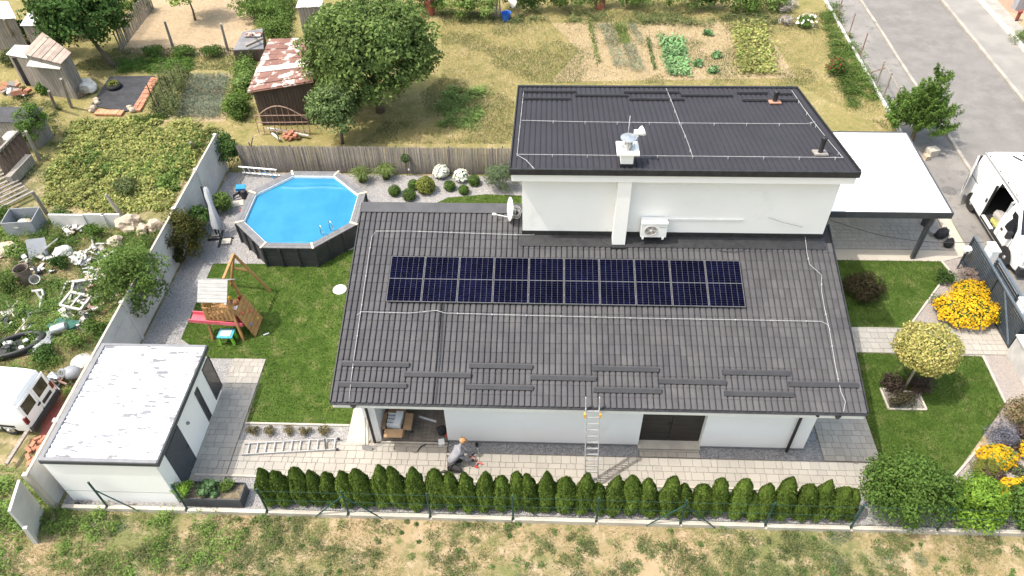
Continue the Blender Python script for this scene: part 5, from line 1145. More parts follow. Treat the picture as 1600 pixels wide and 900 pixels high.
# ---- shrub bed behind the house
Bx = 'clipped balls in the gravel bed behind the house'
for (px, py, rpx, lab) in ((617,304,11,'dark green clipped ball, leftmost in the gravel bed'),(640,311,12.5,'dark green clipped ball in front of the yellow-green one'),(647,294,10,'dark green clipped ball half hidden behind the yellow-green one'),(703,296,10.5,'dark green clipped ball just below the white hydrangea'),(725,302,9.5,'dark green clipped ball nearest the small back lawn'),(741,288,11,'dark green clipped ball next to the large grey-green bush')):
    b = G(px, py); ball('box_ball', lab, b, rpx/38.5, 900, .06, L_BOX, Bx, int(px))
ball('lime_ball', 'larger yellow-green ball shrub in the gravel bed', G(666,299), 17/38.5, 1500, .08, L_LIME, Bx, 5)
shrub('hydrangea', 'round hydrangea covered in white blooms, left of two', G(690,276), (.36,.34,.38), 700, .09, L_BOX, 12, .16, seed=31, flowers=F_WHITE, nf=700, fsize=.10)
shrub('hydrangea', 'hydrangea with sparser white blooms, right of two', G(721,282), (.34,.32,.36), 900, .09, L_MID, 12, .16, seed=32, flowers=F_WHITE, nf=260, fsize=.11)
for px, py, lab, sd in ((567,284,'ornamental grass clump beside the pool rim, left of two',33),(604,279,'ornamental grass clump against the reed fence, right of two',34)):
    rng = np.random.default_rng(sd); b = G(px,py); t = thing('ornamental_grass', lab, 'grass', b); n = 420; a = rng.uniform(0,6.283,n); L = rng.uniform(.6,1.05,n); sp = rng.uniform(.1,.65,n)
    base = np.stack([b.x+rng.normal(0,.06,n), b.y+rng.normal(0,.06,n), np.full(n,.01)],1); dx = np.stack([np.cos(a),np.sin(a),np.zeros(n)],1); s_ = np.stack([-np.sin(a),np.cos(a),np.zeros(n)],1)*.011
    m_ = base+dx*(sp*L*.45)[:,None]+np.array([0,0,1.])*(L*.72)[:,None]; e = base+dx*(sp*L*1.05)[:,None]+np.array([0,0,1.])*(L*.78*(1-sp*.5))[:,None]
    V = np.stack([base-s_,base+s_,m_+s_,m_-s_,e],1).reshape(-1,3); i = np.arange(n)[:,None]*5; F = np.concatenate([i+np.array([0,1,2,3]), i+np.array([3,2,4,4])]); F4 = (i+np.array([0,1,2,3])); 
    q = leaf_mesh(e, dx, .10, rng, .15, .6); npmesh('blades', *merge([(V, F4), (np.stack([m_-s_,m_+s_,e+s_*.3,e-s_*.3],1).reshape(-1,3), np.arange(n*4).reshape(-1,4)), q]), leafmat('ornamental_blade', (.11,.16,.04), (.19,.24,.08), .3) if sd == 33 else bpy.data.materials['ornamental_blade'], t)
shrub('grey_green_bush', 'large soft grey-green bush beside the satellite dish', G(783,296), (.95,.6,.85), 4800, .13, leafmat('soft_leaf', (.085,.13,.065), (.14,.18,.095), .3), 34, .3, seed=35, asp=.14)
tp = thing('topiary_ball', 'tiny dark ball tree on a stake in front of the reed fence', 'shrub', G(637,275)); b = G(637,275); rng = np.random.default_rng(8)
d = rng.normal(0,1,(420,3)); d /= np.linalg.norm(d,axis=1,keepdims=True); npmesh('crown', *leaf_mesh(d*.2+np.array([b.x,b.y+.05,1.0]), d, .07, rng), L_DARK, tp); MB().tube([b, b+Vector((0,0,.95))], .015, 6).build('trunk', BARK, tp)
sl_ = thing('solar_light', 'small white garden light on a stake in the gravel bed', 'lamp', G(639,274)); b = G(640,274); MB().tube([b, b+Vector((0,0,.3))], .008, 5).build('stake', BLACKM, sl_); MB().lathe([(.03,0),(.05,.05),(.02,.1),(0,.1)], b+Vector((0,0,.3)), 8).build('lamp_head', WHITEP, sl_)
# ---- dry little plants beside the terrace
for k, px in enumerate((397,424,452,479,507)):
    shrub('dry_cushion_plant', f'small brownish cushion plant, {ORD[k]} from the left in the strip by the lawn', G(px,677), (.24,.22,.22), 420, .09, L_DRYP, 8, .1, group='cushion plants in the strip by the lawn', seed=40+k, asp=.2)
# planter herbs
for px, py, z, r, m_, lab, sd in ((292,770,.5,(.38,.3,.38),L_BRIGHT,'bright green herb at the left end of the planter box',50),(330,768,.45,(.36,.3,.26),L_CAB,'broad blue-green plant in the middle of the planter box',51),(357,762,.45,(.28,.24,.22),L_MID,'green herb at the right end of the planter box',52)):
    shrub('planter_herb', lab, G(px,py,z-.05), r, 700, .12 if sd == 51 else .07, m_, 10, .14, seed=sd, asp=.8 if sd == 51 else .5)
# ---- shrubs along the concrete wall, inside and outside
shrub('wall_bush', 'dark bush in the corner between concrete wall and reed fence', G(360,264), (.85,.75,1.3), 4200, .10, L_DARK, 30, .3, seed=60)
shrub('wall_bush', 'green bush behind the closed parasol by the concrete wall', G(350,330), (.45,.5,.65), 1600, .10, L_MID, 16, .22, seed=61)
shrub('wall_bush', 'dark reddish-tipped bush in front of the closed parasol', G(303,398), (.80,1.1,1.4), 5600, .10, leafmat('photinia_leaf', (.05,.085,.022), (.13,.105,.03), .3), 36, .32, seed=62)
shrub('wall_bush', 'low dark bush left of the parasol against the wall', G(318,362), (.55,.6,.95), 2200, .10, L_DARK, 20, .26, seed=63)
tree('hazel_tree', 'loose grey-green young tree behind the wall near the play tower', (-10.75,3.2,0), 1.7, (1.45,1.7,1.4), 8500, .12, L_MID, 70, .38, .09, seed=64, fill=.35)
# ---- trees behind
tree('walnut_tree', 'huge round dense green tree behind the pool fence', (-3.7,17.9,0), 3.4, (3.6,3.1,2.8), 42000, .20, L_WAL, 260, .58, .26, seed=70, low=-.65, fill=.12)
tree('plum_tree', 'smaller bluish-green tree in front of the rusty shed', (-5.15,14.9,0), 1.9, (1.4,1.2,1.6), 7000, .15, leafmat('plum_leaf', (.115,.180,.065), (.20,.265,.10), .3), 60, .4, .1, seed=71)
tree('old_fruit_tree', 'tall dark green tree behind the wooden sheds at top left', (-20.2,22.6,0), 2.9, (2.75,2.4,2.5), 15000, .21, L_DARK, 120, .6, .16, seed=72, off=(-1.2,.6), low=-.5)
tree('light_tree', 'yellow-green small tree behind the brush fence at top left', (-17.3,28.4,0), 2.0, (1.5,1.4,1.5), 4200, .16, L_BRIGHT, 40, .45, .08, seed=73)
rng = np.random.default_rng(9)
pn = thing('pine_tree', 'bushy bright green juniper beside the carport at the pavement', 'tree', (23.1,15.3,0)); parts = []
for k in range(260):
    d = rng.normal(0,1,3); d /= np.linalg.norm(d); d[2] = abs(d[2])*.9-.15; c = np.array([23.15,15.6,1.3])+d*np.array([1.65,1.5,1.9])*rng.uniform(.3,1)
    if k > 225: c = np.array([23.35,15.8,2.7])+rng.normal(0,1,3)*np.array([.3,.3,.55])
    u = d+np.array([0,0,.9]); u /= np.linalg.norm(u); m_ = 85; tt = rng.random((m_,1)); P = c+u*(tt-.4)*.75+rng.normal(0,.10,(m_,3))*(1-tt*.7); parts.append(leaf_mesh(P, np.tile(u,(m_,1)), .16, rng, .25, .8))
npmesh('crown', *merge(parts), L_PINE, pn); trunk_mesh((23.1,15.3,0), (23.1,15.4,1.6), .12, [(23.8,15.6,1.6),(22.3,15.2,1.5),(23.2,16.3,1.7)], rng).build('trunk', BARK, pn)
Hd = 'bushes along the far garden edge'
i = 0
for px, py, r in ((668,14,(1.4,1.0,1.3)),(712,18,(1.5,1.0,1.4)),(756,20,(1.5,1.0,1.3)),(812,6,(1.6,1.0,1.2)),(858,8,(1.6,.9,1.2)),(905,4,(1.6,.9,1.2)),(960,2,(1.6,.9,1.1)),(1015,4,(1.6,.9,1.1)),(1068,6,(1.5,.9,1.1)),(1115,6,(1.3,.8,1.0)),(1160,8,(1.2,.8,.8)),(1205,6,(1.2,.8,.8))):
    shrub('far_bush', f'{"dark" if i % 3 else "mid"} green bush in the far row, {ORD[i]} from the big tree', G(px,py+9), r, 2000, .15, (L_DARK,L_MID,L_WAL)[i%3], 22, .4, group=Hd, seed=80+i, stem=False); i += 1
Hb = 'clipped low bushes beside the tilled plot'
for px, lab, sd in ((243,'clipped low bush beside the tilled plot, left of three',100),(289,'clipped low bush beside the tilled plot, middle of three',101),(336,'clipped low bush beside the tilled plot, right of three',102)):
    shrub('low_box_bush', lab, G(px,88), (.78,.5,.42), 2000, .08, L_BOX, 26, .24, group=Hb, seed=sd)
for px, py, r, m_, lab, sd in ((65,225,(.95,1.1,1.5),L_LAUR,'tall leafy bush beside the wooden sheds at far left',110),(405,30,(1.8,1.0,1.0),L_MID,'pale green bush beside the tilled plot behind the rusty shed',111),(372,180,(.7,.9,.7),L_MID,'bush at the corner of the onion plot by the rusty shed',112),(383,140,(.5,.8,.5),L_WAL,'green climbing bush at the left side of the rusty shed',113),(45,68,(1.2,.9,.9),L_DARK,'dark hedge bush between the sheds at top left',114),(1440,170,(.4,.4,.3),L_MID,'low green weed at the foot of the juniper',115),(150,10,(1.4,1.,1.0),L_DARK,'bush behind the old fruit tree at the top edge',116),(75,145,(.35,.35,.45),L_LAUR,'small round green bush by the scrap pile at far left',117)):
    shrub('garden_bush', lab, G(px,py), r, 2600, .12, m_, 28, .3, seed=sd)
shrub('rose_bush', 'rose bush with dark red blooms on the far lawn', G(1302,117), (.5,.4,.62), 900, .10, L_LAUR, 14, .22, seed=120, flowers=F_RED, nf=60, fsize=.13)
shrub('peony_bush', 'small bush with white blooms near the far roadside fence', G(1259,42), (.6,.5,.5), 900, .12, L_LAUR, 14, .22, seed=121, flowers=F_WHITE, nf=40, fsize=.18)
# ---- uncountable green: lawns, weeds, crops
def in_poly(P, poly):
    x, y = P[:,0], P[:,1]; r = np.zeros(len(P), bool); j = len(poly)-1
    for i in range(len(poly)):
        xi, yi = poly[i]; xj, yj = poly[j]; c = ((yi > y) != (yj > y)) & (x < (xj-xi)*(y-yi)/(yj-yi+1e-12)+xi); r ^= c; j = i
    return r
def pts_in(poly, n, rng):
    a = np.array([tuple(p)[:2] for p in poly], float); P = rng.uniform(a.min(0), a.max(0), (int(n*2.2),2)); return P[in_poly(P, a)][:n]
def nz2(P, s, o=0.):
    return np.array([mnoise.fractal(Vector((p[0]*s+o, p[1]*s-o, o)), 1., 2., 3) for p in P])
def blades(P, h, w, rng, z0=0., spread=.5):
    n = len(P); a = rng.uniform(0,6.283,n); b = np.column_stack([P, np.full(n,z0)]); s = np.stack([-np.sin(a),np.cos(a),np.zeros(n)],1)*w*.5
    hh = h*rng.uniform(.5,1.3,n); e = b+np.stack([np.cos(a)*hh*spread*rng.random(n), np.sin(a)*hh*spread*rng.random(n), hh],1)
    return np.stack([b-s,b+s,e],1).reshape(-1,3), np.arange(n*3).reshape(-1,3)
def stuff(name, V, F, mat, label, cat):
    o = npmesh(name, V, F, mat, None, 'stuff'); tag(o, label, cat, kind='stuff'); return o
rng = np.random.default_rng(21)
for poly, n, lab in ((LAWNL,52000,'short mown grass of the left lawn'),(LAWNR1,16000,'short mown grass of the lawn by the carport'),(LAWNR2,34000,'short mown grass of the right front lawn'),(LAWNS,4000,'short mown grass behind the house ridge')):
    stuff('mown_grass', *blades(pts_in(poly, n, rng), .045, .022, rng, .014, .9), L_GRASS, lab, 'grass')
FIELD = [(-14,-9.5),(24,-9.5),(24,-5.45),(-14,-5.45)]
P = pts_in(FIELD, 90000, rng); k = nz2(P, .55, 3.); stuff('dry_grass', *blades(P[k > -.25+rng.random(len(P))*.35], .10, .016, rng, 0, 1.1), L_STRAW, 'dry straw-coloured grass of the field in front', 'grass')
def weeds(poly, nclump, per, r, leaf, mat, name, label, rng, hz=.12, thr=-.05, sc_=.5, asp=.45):
    C = pts_in(poly, nclump*3, rng); k = nz2(C, sc_, 11.); C = C[k > thr+rng.random(len(C))*.15][:nclump]; n = len(C)*per
    i = np.repeat(np.arange(len(C)), per); R = r*rng.uniform(.4,1.5,len(C)); d = rng.normal(0,.55,(n,2)); z = hz*rng.uniform(.05,1,n)*(R[i]/r)*np.exp(-(d**2).sum(1))
    Pn = np.column_stack([C[i]+d*R[i][:,None], z+.01]); stuff(name, *leaf_mesh(Pn, np.tile([0,0,1.],(n,1)), leaf, rng, asp, .55), mat, label, 'weeds')
weeds(FIELD, 1300, 80, .20, .055, L_WEED, 'field_weeds', 'patches of green weeds in the dry field in front', rng, .16, -.08)
weeds(FIELD, 90, 160, .38, .045, leafmat('blue_weed', (.13,.17,.10), (.19,.22,.14), .3), 'field_clover', 'pale bluish weed patches near the front kerb', rng, .12, .1, .3)
weeds(FIELD, 230, 60, .13, .06, leafmat('fresh_weed', (.06,.115,.03), (.10,.165,.045), .3), 'green_tufts', 'small bright green tufts dotted over the front field', rng, .16, -.6, 1.3)
weeds([(-11.5,-5.4),(-3,-5.4),(-3,-6.6),(-11.5,-8.5)], 120, 90, .25, .07, L_MID, 'kerb_weeds', 'taller green weeds below the shed kerb', rng, .3, -.3)
weeds([(-14.5,-8.5),(-10.9,-8.0),(-10.8,-4.6),(-14.5,-4)], 90, 120, .4, .10, L_MID, 'yard_corner_weeds', 'dense green weeds outside the concrete wall at bottom left', rng, .6, -.5)
JY = [tuple(G(*q)[:2]) for q in ((-60,330),(75,352),(190,358),(265,360),(215,470),(165,560),(95,640),(-60,560))]
weeds(JY, 380, 80, .30, .08, L_MID, 'yard_weeds', 'green weeds overgrowing the junk yard', rng, .35, -.02, .6)
weeds(JY, 170, 70, .34, .08, L_DARK, 'yard_nettles', 'darker nettles between the junk', rng, .55, -.05, .8)
P = pts_in(JY, 26000, rng); stuff('yard_grass', *blades(P, .12, .02, rng, 0, 1.), L_STRAW, 'dry grass of the junk yard', 'grass')
POT = [tuple(G(*q)[:2]) for q in ((118,192),(240,184),(335,196),(300,265),(262,330),(180,332),(72,318),(72,280),(100,235))]
weeds(POT, 900, 46, .26, .13, L_POT, 'potato_plants', 'yellow-green potato foliage beside the concrete wall', rng, .32, -.45, .5, .6)
weeds(POT, 200, 46, .28, .13, L_MID, 'potato_plants', 'darker green potato foliage patches', rng, .36, .05, .35, .6)
def rows(a, b, c, nrow, per, leaf, mat, name, label, rng, h=.15, asp=.3, jit=.06, up=(0,0,1), tilt=.5):
    A, B, C = [np.array(G(*q))[:2] for q in (a, b, c)]; out = []      # rows run A->C, spaced along A->B
    for k in range(nrow):
        s = A+(B-A)*(k+.5)/nrow; t = rng.random((per,1)); out.append(s+(C-A)*t+rng.normal(0,jit,(per,2)))
    Pn = np.concatenate(out); n = len(Pn); Pn = np.column_stack([Pn, h*rng.uniform(.1,1,n)+.01]); stuff(name, *leaf_mesh(Pn, np.tile(np.array(up,float),(n,1)), leaf, rng, asp, tilt), mat, label, 'crops')
rows((300,120),(360,120),(278,186), 9, 800, .19, L_ONI, 'onion_crop', 'silvery green onions in the plot by the bean poles', rng, .28, .12, .09, (.3,.3,.1), .9)
rows((935,40),(955,40),(960,108), 3, 260, .22, L_ONI, 'onion_crop', 'silvery onion rows at the left of the far vegetable plot', rng, .28, .12, .08, (.3,.3,.1), .9)
rows((972,72),(992,72),(985,112), 3, 200, .22, L_ONI, 'onion_crop', 'short onion rows beside the carrot bed', rng, .28, .12, .08, (.3,.3,.1), .9)
rows((980,40),(992,40),(996,68), 2, 120, .2, L_ONI, 'onion_crop', 'short onion rows right of the carrot bed', rng, .25, .12, .07, (.3,.3,.1), .9)
rows((960,40),(976,40),(968,70), 4, 330, .15, L_MID, 'carrot_crop', 'bright green carrot tops in the far vegetable plot', rng, .25, .15, .12, (.2,.2,.4), .9)
rows((1008,60),(1014,60),(1020,110), 1, 260, .13, L_DARK, 'parsley_row', 'narrow dark green row in the far vegetable plot', rng, .22, .4, .07)
rows((918,36),(924,36),(932,104), 1, 200, .16, L_MID, 'pea_row', 'thin green row at the left edge of the far plot', rng, .3, .4, .1)
rows((1030,60),(1066,60),(1042,120), 5, 260, .16, L_CAB, 'cabbage_crop', 'blue-green cabbages in the far vegetable plot', rng, .3, .8, .12)
rows((1140,40),(1195,40),(1155,118), 8, 260, .17, L_POT, 'bean_crop', 'yellow-green bush beans at the right of the far plot', rng, .4, .7, .16)
rows((1000,32),(1110,36),(1002,40), 10, 60, .16, L_WEED, 'dry_bean_row', 'pale dry bean row along the back of the far plot', rng, .4, .4, .15)
for px, py, lab in ((1090,102,'single cabbage in the bare soil, left'),(1120,90,'single cabbage in the bare soil, middle'),(1113,112,'single cabbage in the bare soil, nearest'),(1106,56,'single cabbage in the bare soil, farthest')):
    shrub('cabbage', lab, G(px,py), (.32,.28,.18), 130, .19, L_CAB, 6, .2, group='single cabbages', seed=px, asp=.8, stem=False, cat='cabbage')
MEAD = [tuple(G(*q)[:2]) for q in ((560,225),(800,225),(805,130),(1250,135),(1390,205),(1310,20),(690,20),(690,120))]
P = pts_in(MEAD, 60000, rng); k = nz2(P, .3, 6.); stuff('meadow_grass', *blades(P[k > -.5], .10, .022, rng, 0, 1.1), L_STRAW, 'dry meadow grass behind the house', 'grass')
P = pts_in(MEAD, 90000, rng); k = nz2(P, .28, 17.); stuff('green_meadow_grass', *blades(P[k > -.05+rng.random(len(P))*.25], .10, .025, rng, 0, 1.), L_WEED, 'greener patches in the meadow behind the house', 'grass')
weeds([tuple(G(*q)[:2]) for q in ((690,140),(755,135),(745,200),(690,200))], 60, 90, .4, .12, L_WAL, 'meadow_weeds', 'clump of dark green weeds in the meadow by the big tree', rng, .3, -.9)
weeds([tuple(G(*q)[:2]) for q in ((1285,20),(1305,10),(1375,160),(1330,170),(1300,90))], 260, 60, .35, .10, L_MID, 'verge_weeds', 'green weeds along the roadside fence', rng, .3, -.6)
weeds([tuple(G(*q)[:2]) for q in ((190,96),(300,92),(296,112),(188,114))], 160, 70, .3, .10, L_LAUR, 'strawberry_bed', 'dark green low bed below the clipped bushes', rng, .25, -.9)

LY = [tuple(G(*q)[:2]) for q in ((-40,120),(120,175),(100,235),(72,300),(-40,320))]
weeds(LY, 200, 70, .3, .09, L_WEED, 'hutch_weeds', 'weeds and grass round the old sheds at far left', rng, .3, -.2, .6)
P = pts_in([tuple(G(*q)[:2]) for q in ((100,110),(400,110),(400,75),(180,75))], 9000, rng); stuff('plot_grass', *blades(P, .12, .03, rng, 0, 1.), L_WEED, 'rough grass strip below the tilled plot', 'grass')
weeds([tuple(G(*q)[:2]) for q in ((385,-20),(460,-20),(450,60),(412,60))], 200, 80, .4, .13, L_MID, 'bramble_thicket', 'bramble thicket between tilled plot and the big tree', rng, .9, -.9)
weeds([tuple(G(*q)[:2]) for q in ((690,20),(1240,20),(1240,38),(690,36))], 160, 50, .4, .12, L_WEED, 'edge_grass', 'long grass in front of the far bushes', rng, .3, -.3)
for k, (px, py, r) in enumerate(((215,20,(1.0,.8,.8)),(120,60,(1.0,.8,.9)),(20,100,(.7,.6,.5)),(95,20,(1.2,.9,.9)),(200,300,(.6,.5,.45)))):
    shrub('rough_bush', ('rough bush at the far end of the stake fence','dark bush under the old fruit tree','low bush beside the lean-to shed','rough bush behind the pale-roofed hut','low bush at the corner of the potato field')[k], G(px,py), r, 1800, .12, (L_MID,L_DARK,L_WEED,L_DARK,L_WEED)[k], 20, .3, seed=170+k)
for k, (px, py, r) in enumerate(((30,400,.55),(100,345,.6),(150,370,.6),(20,450,.6),(95,420,.5),(150,520,.6),(120,540,.55),(75,560,.5),(10,345,.6),(205,420,.6))):
    shrub('yard_bush', f'low wild bush among the junk, {ORD[k]} of ten', G(px,py), (r,r*.85,r*.75), 900, .09, (L_MID,L_DARK,L_LAUR)[k%3], 14, .22, group='wild bushes in the junk yard', seed=190+k)
JUNKW = M('dirty_white', (.50,.49,.455), .7, (.36,.345,.31), 4, wld=True)
# ================================================================== OLD SHEDS, JUNK YARD, FAR GARDEN
OLDW = M('grey_old_wood', (.30,.27,.235), .9, (.21,.185,.16), 4, st=(4,4,.4), wld=True, island=.25)
BRNW = M('dark_brown_wood', (.085,.06,.045), .9, (.055,.04,.03), 4, st=(4,4,.4), wld=True, island=.2)
RUST = M('rusty_sheet', (.21,.105,.08), .8, (.15,.075,.06), 1.2, wld=True, c3=(.55,.48,.43), s3=1.6, lo3=.52, hi3=.6, bump=.3, bs=8)
RUSTB = M('rusty_bar', (.30,.20,.16), .8, (.22,.13,.10), 5)
ZINC = M('zinc_sheet', (.58,.57,.55), .5, (.48,.47,.45), 1.5, wld=True)
PLANKR = M('roof_plank', (.36,.29,.24), .9, (.27,.215,.18), 2, wld=True, island=.22)
BRICK = M('red_brick', (.48,.22,.13), .9, (.36,.16,.10), 5, wld=True, island=.2)
TARP = M('black_tarp', (.028,.028,.032), .6, (.045,.045,.05), 2, wld=True, bump=.8, bs=5, bd=.05)
STONE = M('pale_boulder', (.46,.37,.28), .9, (.36,.29,.22), 3, bump=.5, bs=12)
def plank_wall(t, a, b, h0, h1, mat, w=.16, name='board'):
    a = Vector(a); b = Vector(b); n = max(1, int((b-a).length/w)); d = (b-a).normalized()
    for k in range(n):
        f = (k+.5)/n; q = a.lerp(b, f); h = h0+(h1-h0)*f+rnd.uniform(-.02,.02); ang = math.atan2(d.y, d.x)
        MB().box((q.x,q.y,h/2),((b-a).length/n-.015,.025,h), rz=ang).build(name, mat, t)
def quad_slab(q, th=.03): return MB().ext([Vector(p) for p in q], (0,0,0), (0,0,-th))
def old_shed(name, label, roof, zs, wallh, roofmat, wallmat, strips=0, dark=None, ov=.12):
    "roof: four pixel corners far-left, far-right, near-right, near-left with heights zs"
    R = [G(*p, z) for p, z in zip(roof, zs)]; c = sum(R, Vector((0,0,0)))/4; t = thing(name, label, 'shed', (c.x,c.y,0))
    if strips:
        for k in range(strips):
            f0, f1 = k/strips, (k+1)/strips-.012; up = Vector((0,0,.012*(k%2)))
            quad_slab([R[0].lerp(R[1],f0)+up, R[0].lerp(R[1],f1)+up, R[3].lerp(R[2],f1)+up, R[3].lerp(R[2],f0)+up]).build('roof_board', roofmat, t, fix=True)
    else: quad_slab(R).build('roof', roofmat, t, fix=True)
    I = [c.lerp(p, 1-ov) for p in R]
    for i, j in ((3,2),(2,1),(0,3),(1,0)):
        a, b = I[i], I[j]; plank_wall(t, (a.x,a.y,0), (b.x,b.y,0), a.z-.06, b.z-.06, wallmat)
    return t, R, I
t, R, I = old_shed('plank_shed', 'old plank-roofed shed with white awning at far left', ((66,50),(112,83),(96,100),(34,84)), (2.9,2.3,2.2,2.5), 2, PLANKR, OLDW, 8)
a, b = G(41,103,2.0), G(93,108,1.9); quad_slab([a, b, b+Vector((.1,.7,.25)), a+Vector((.1,.7,.25))]).build('awning', JUNKW, t, fix=True)
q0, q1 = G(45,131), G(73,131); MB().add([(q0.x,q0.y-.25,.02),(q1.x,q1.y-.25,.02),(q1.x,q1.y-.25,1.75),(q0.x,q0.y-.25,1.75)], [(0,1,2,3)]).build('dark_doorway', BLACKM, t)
old_shed('lean_to_shed', 'lean-to with grey zinc roof attached left of the plank shed', ((23,70),(52,71),(50,92),(9,85)), (2.1,2.2,2.0,1.8), 2, ZINC, OLDW)
old_shed('pale_roof_hut', 'hut with pale grey roof behind the plank shed', ((46,15),(74,16),(69,40),(31,40)), (2.5,2.5,2.2,2.2), 2, ZINC, OLDW)
old_shed('white_roof_hut', 'hut with white roof cut by the top left corner', ((-40,2),(12,2),(25,28),(-30,30)), (2.4,2.4,2.2,2.2), 2, CW, OLDW)
old_shed('tarp_roof_shed', 'low shed with wrinkled black tarp roof at the left edge', ((-30,166),(68,168),(45,192),(-30,190)), (1.7,1.7,1.5,1.5), 1.5, TARP, OLDW)
old_shed('zinc_roof_hut', 'small hut with grey metal roof at the top beside the big tree', ((468,-6),(506,-4),(503,10),(462,12)), (2.2,2.2,2.0,2.0), 2, ZINC, OLDW, 5)
cf = thing('cold_frame_hut', 'low grey felt-roofed hut with chimney pipe beside the tilled plot', 'hut', G(388,72))
R = [G(*p, z) for p, z in (((379,50),1.0),((410,44),1.05),((412,76),.8),((364,78),.75))]; quad_slab(R, .05).build('roof', M('grey_felt', (.15,.15,.16), .9, (.21,.20,.20), 2), cf, fix=True)
for i, j in ((3,2),(2,1),(0,3)): plank_wall(cf, (R[i].x,R[i].y,0), (R[j].x,R[j].y,0), R[i].z-.06, R[j].z-.06, BRNW, .4)
MB().tube([G(393,52,.8),G(393,52,1.6)], .06, 8).build('chimney_pipe', RUST, cf); MB().box(G(396,54,1.02),(1.0,.45,.06)).build('rusty_lid', RUST, cf); MB().beam(G(384,72,1.0),G(410,60,1.15), .12).build('roof_log', OLDW, cf)
# rusty shed
rsd, R, I = old_shed('rusty_shed', 'dark shed with long rusty patched metal roof beside the big tree', ((421,62),(496,60),(490,128),(386,145)), (2.5,2.7,2.6,2.1), 2, RUST, BRNW, 0)
for k in range(9):
    f0, f1 = k/9, (k+1)/9-.01; up = Vector((0,0,.05+.012*(k%2))); quad_slab([R[0].lerp(R[3],f0)+up, R[1].lerp(R[2],f0)+up, R[1].lerp(R[2],f1)+up, R[0].lerp(R[3],f1)+up], .02).build('roof_sheet', M('pale_patch', (.62,.55,.50), .7, (.5,.42,.37), 3) if k == 5 else RUST, rsd, fix=True)
gfm = thing('arched_gate_frame', 'rusty arched iron gate frame standing before the rusty shed', 'gate', G(440,205)); z0 = G(405,212); z1 = G(486,210); yb = (z0.y+z1.y)/2
arc = [Vector((z0.x+(z1.x-z0.x)*f, yb, .95+.75*math.sin(math.pi*f))) for f in [i/14 for i in range(15)]]
MB().tube(arc, .03, 6).build('arch', RUSTB, gfm)
for k in range(10):
    f = k/9; x = z0.x+(z1.x-z0.x)*f; MB().tube([(x,yb,.05),(x+.03,yb+.02,1.0+.72*math.sin(math.pi*f))], .02, 5).build('bar', RUSTB, gfm)
for z in (.25,.75,1.15): MB().tube([(z0.x,yb-.02,z),(z1.x,yb-.02,z+.05)], .024, 5).build('rail', RUSTB, gfm)
for a, b, lab in (((418,200),(482,212),'long white board lying before the arched gate frame'),((425,208),(437,218),'short white board lying near the brick heap')): tag(MB().beam(G(*a,.25),G(*b,.2), .12, .05).build('white_board', JUNKW), lab, 'board')
bh = thing('brick_heap', 'heap of red bricks behind the reed fence', 'brick heap', G(455,218))
for k in range(26): q = G(455+rnd.uniform(-10,10),217+rnd.uniform(-5,4)); MB().box(q+Vector((0,0,.06+rnd.random()*.25)),(.26,.13,.09), e=(rnd.uniform(-.3,.3),rnd.uniform(-.3,.3),rnd.uniform(0,3))).build('brick', BRICK, bh)
lf = thing('leaning_poles', 'white poles leaning over the reed fence by the corner bush', 'poles', G(392,232)); 
for a, b in (((388,222),(392,230)),((395,214),(391,236)),((432,206),(437,222))): MB().tube([G(*b,.3),G(*a,1.9)], .03, 6).build('pole', OLDW, lf)
# plot with black fabric, its brick edging, tub
Tq = [G(*p) for p in ((143,166),(172,121),(242,120),(216,172),(192,176))]; tp_ = MB(); tp_.prism([(p.x,p.y) for p in Tq], .02, .07); tag(tp_.build('weed_fabric', TARP), 'black weed fabric covering a bed beside the bean poles', 'tarp')
def brick_row(name, label, a, b, n, rows_, mat, sz):
    t = thing(name, label, 'edging', G(*a)); A, B = G(*a), G(*b); d = (B-A).normalized(); p = Vector((-d.y,d.x,0)); ang = math.atan2(d.y,d.x)
    for r in range(rows_):
        for k in range(n): q = A.lerp(B,(k+.5)/n)+p*(r*sz[1]); MB().box((q.x,q.y,.09+rnd.uniform(-.01,.02)),(sz[0],sz[1]-.02,.1), rz=ang+rnd.uniform(-.05,.05)).build('brick', mat, t)
brick_row('brick_edging', 'orange tiles laid along the front of the black fabric', (151,178),(193,179), 6, 1, M('orange_tile', (.58,.27,.15), .85, (.5,.22,.12), 4, island=.15), (.24,.46))
brick_row('brick_edging', 'worn brick edging along the right side of the black fabric', (217,176),(247,124), 14, 2, BRICK, (.22,.24))
tub = thing('planted_tyre', 'black tyre planter with pale green plant on the weed fabric', 'planter', G(179,137)); b = G(179,137,.07); MB().torus(b+Vector((0,0,.12)), .30, .12, None, 20, 8).build('tyre', TYRE, tub, smooth=1)
rng = np.random.default_rng(77); d = rng.normal(0,1,(160,3)); d[:,2] = abs(d[:,2]); d /= np.linalg.norm(d,axis=1,keepdims=True); npmesh('plant', *leaf_mesh(d*np.array([.32,.32,.25])+np.array([b.x,b.y,.22]), d, .13, rng), L_LIME, tub)
tag(MB().blob(G(130,136,.25), (.75,.6,.35), 3, .3, 3).build('white_sand_heap', M('white_sand', (.62,.58,.52), .9, (.5,.46,.4), 4)), 'white heap of sand beside the black weed fabric', 'heap')
shrub('dry_brush', 'dry grey brushwood on the white sand heap', G(128,150), (.6,.5,.4), 900, .2, leafmat('dry_twig', (.28,.23,.18), (.2,.165,.13), .1), 12, .25, seed=140, asp=.06)
for k, (px, py) in enumerate(((146,168),(152,160),(143,172),(207,172),(203,168),(150,156))): tag(MB().blob(G(px,py,.12), (.18,.15,.15), k, .3, 2).build('field_stone', STONE), f'{"pale" if k < 3 or k == 5 else "grey"} stone at the edge of the black fabric, {ORD[k]} of six', 'stone', 'stones round the black fabric')
PB = [(244,124,168),(252,122,172),(262,120,160),(270,118,158),(280,118,150),(288,116,140),(246,150,178),(255,160,182),(264,140,170),(274,132,160)]
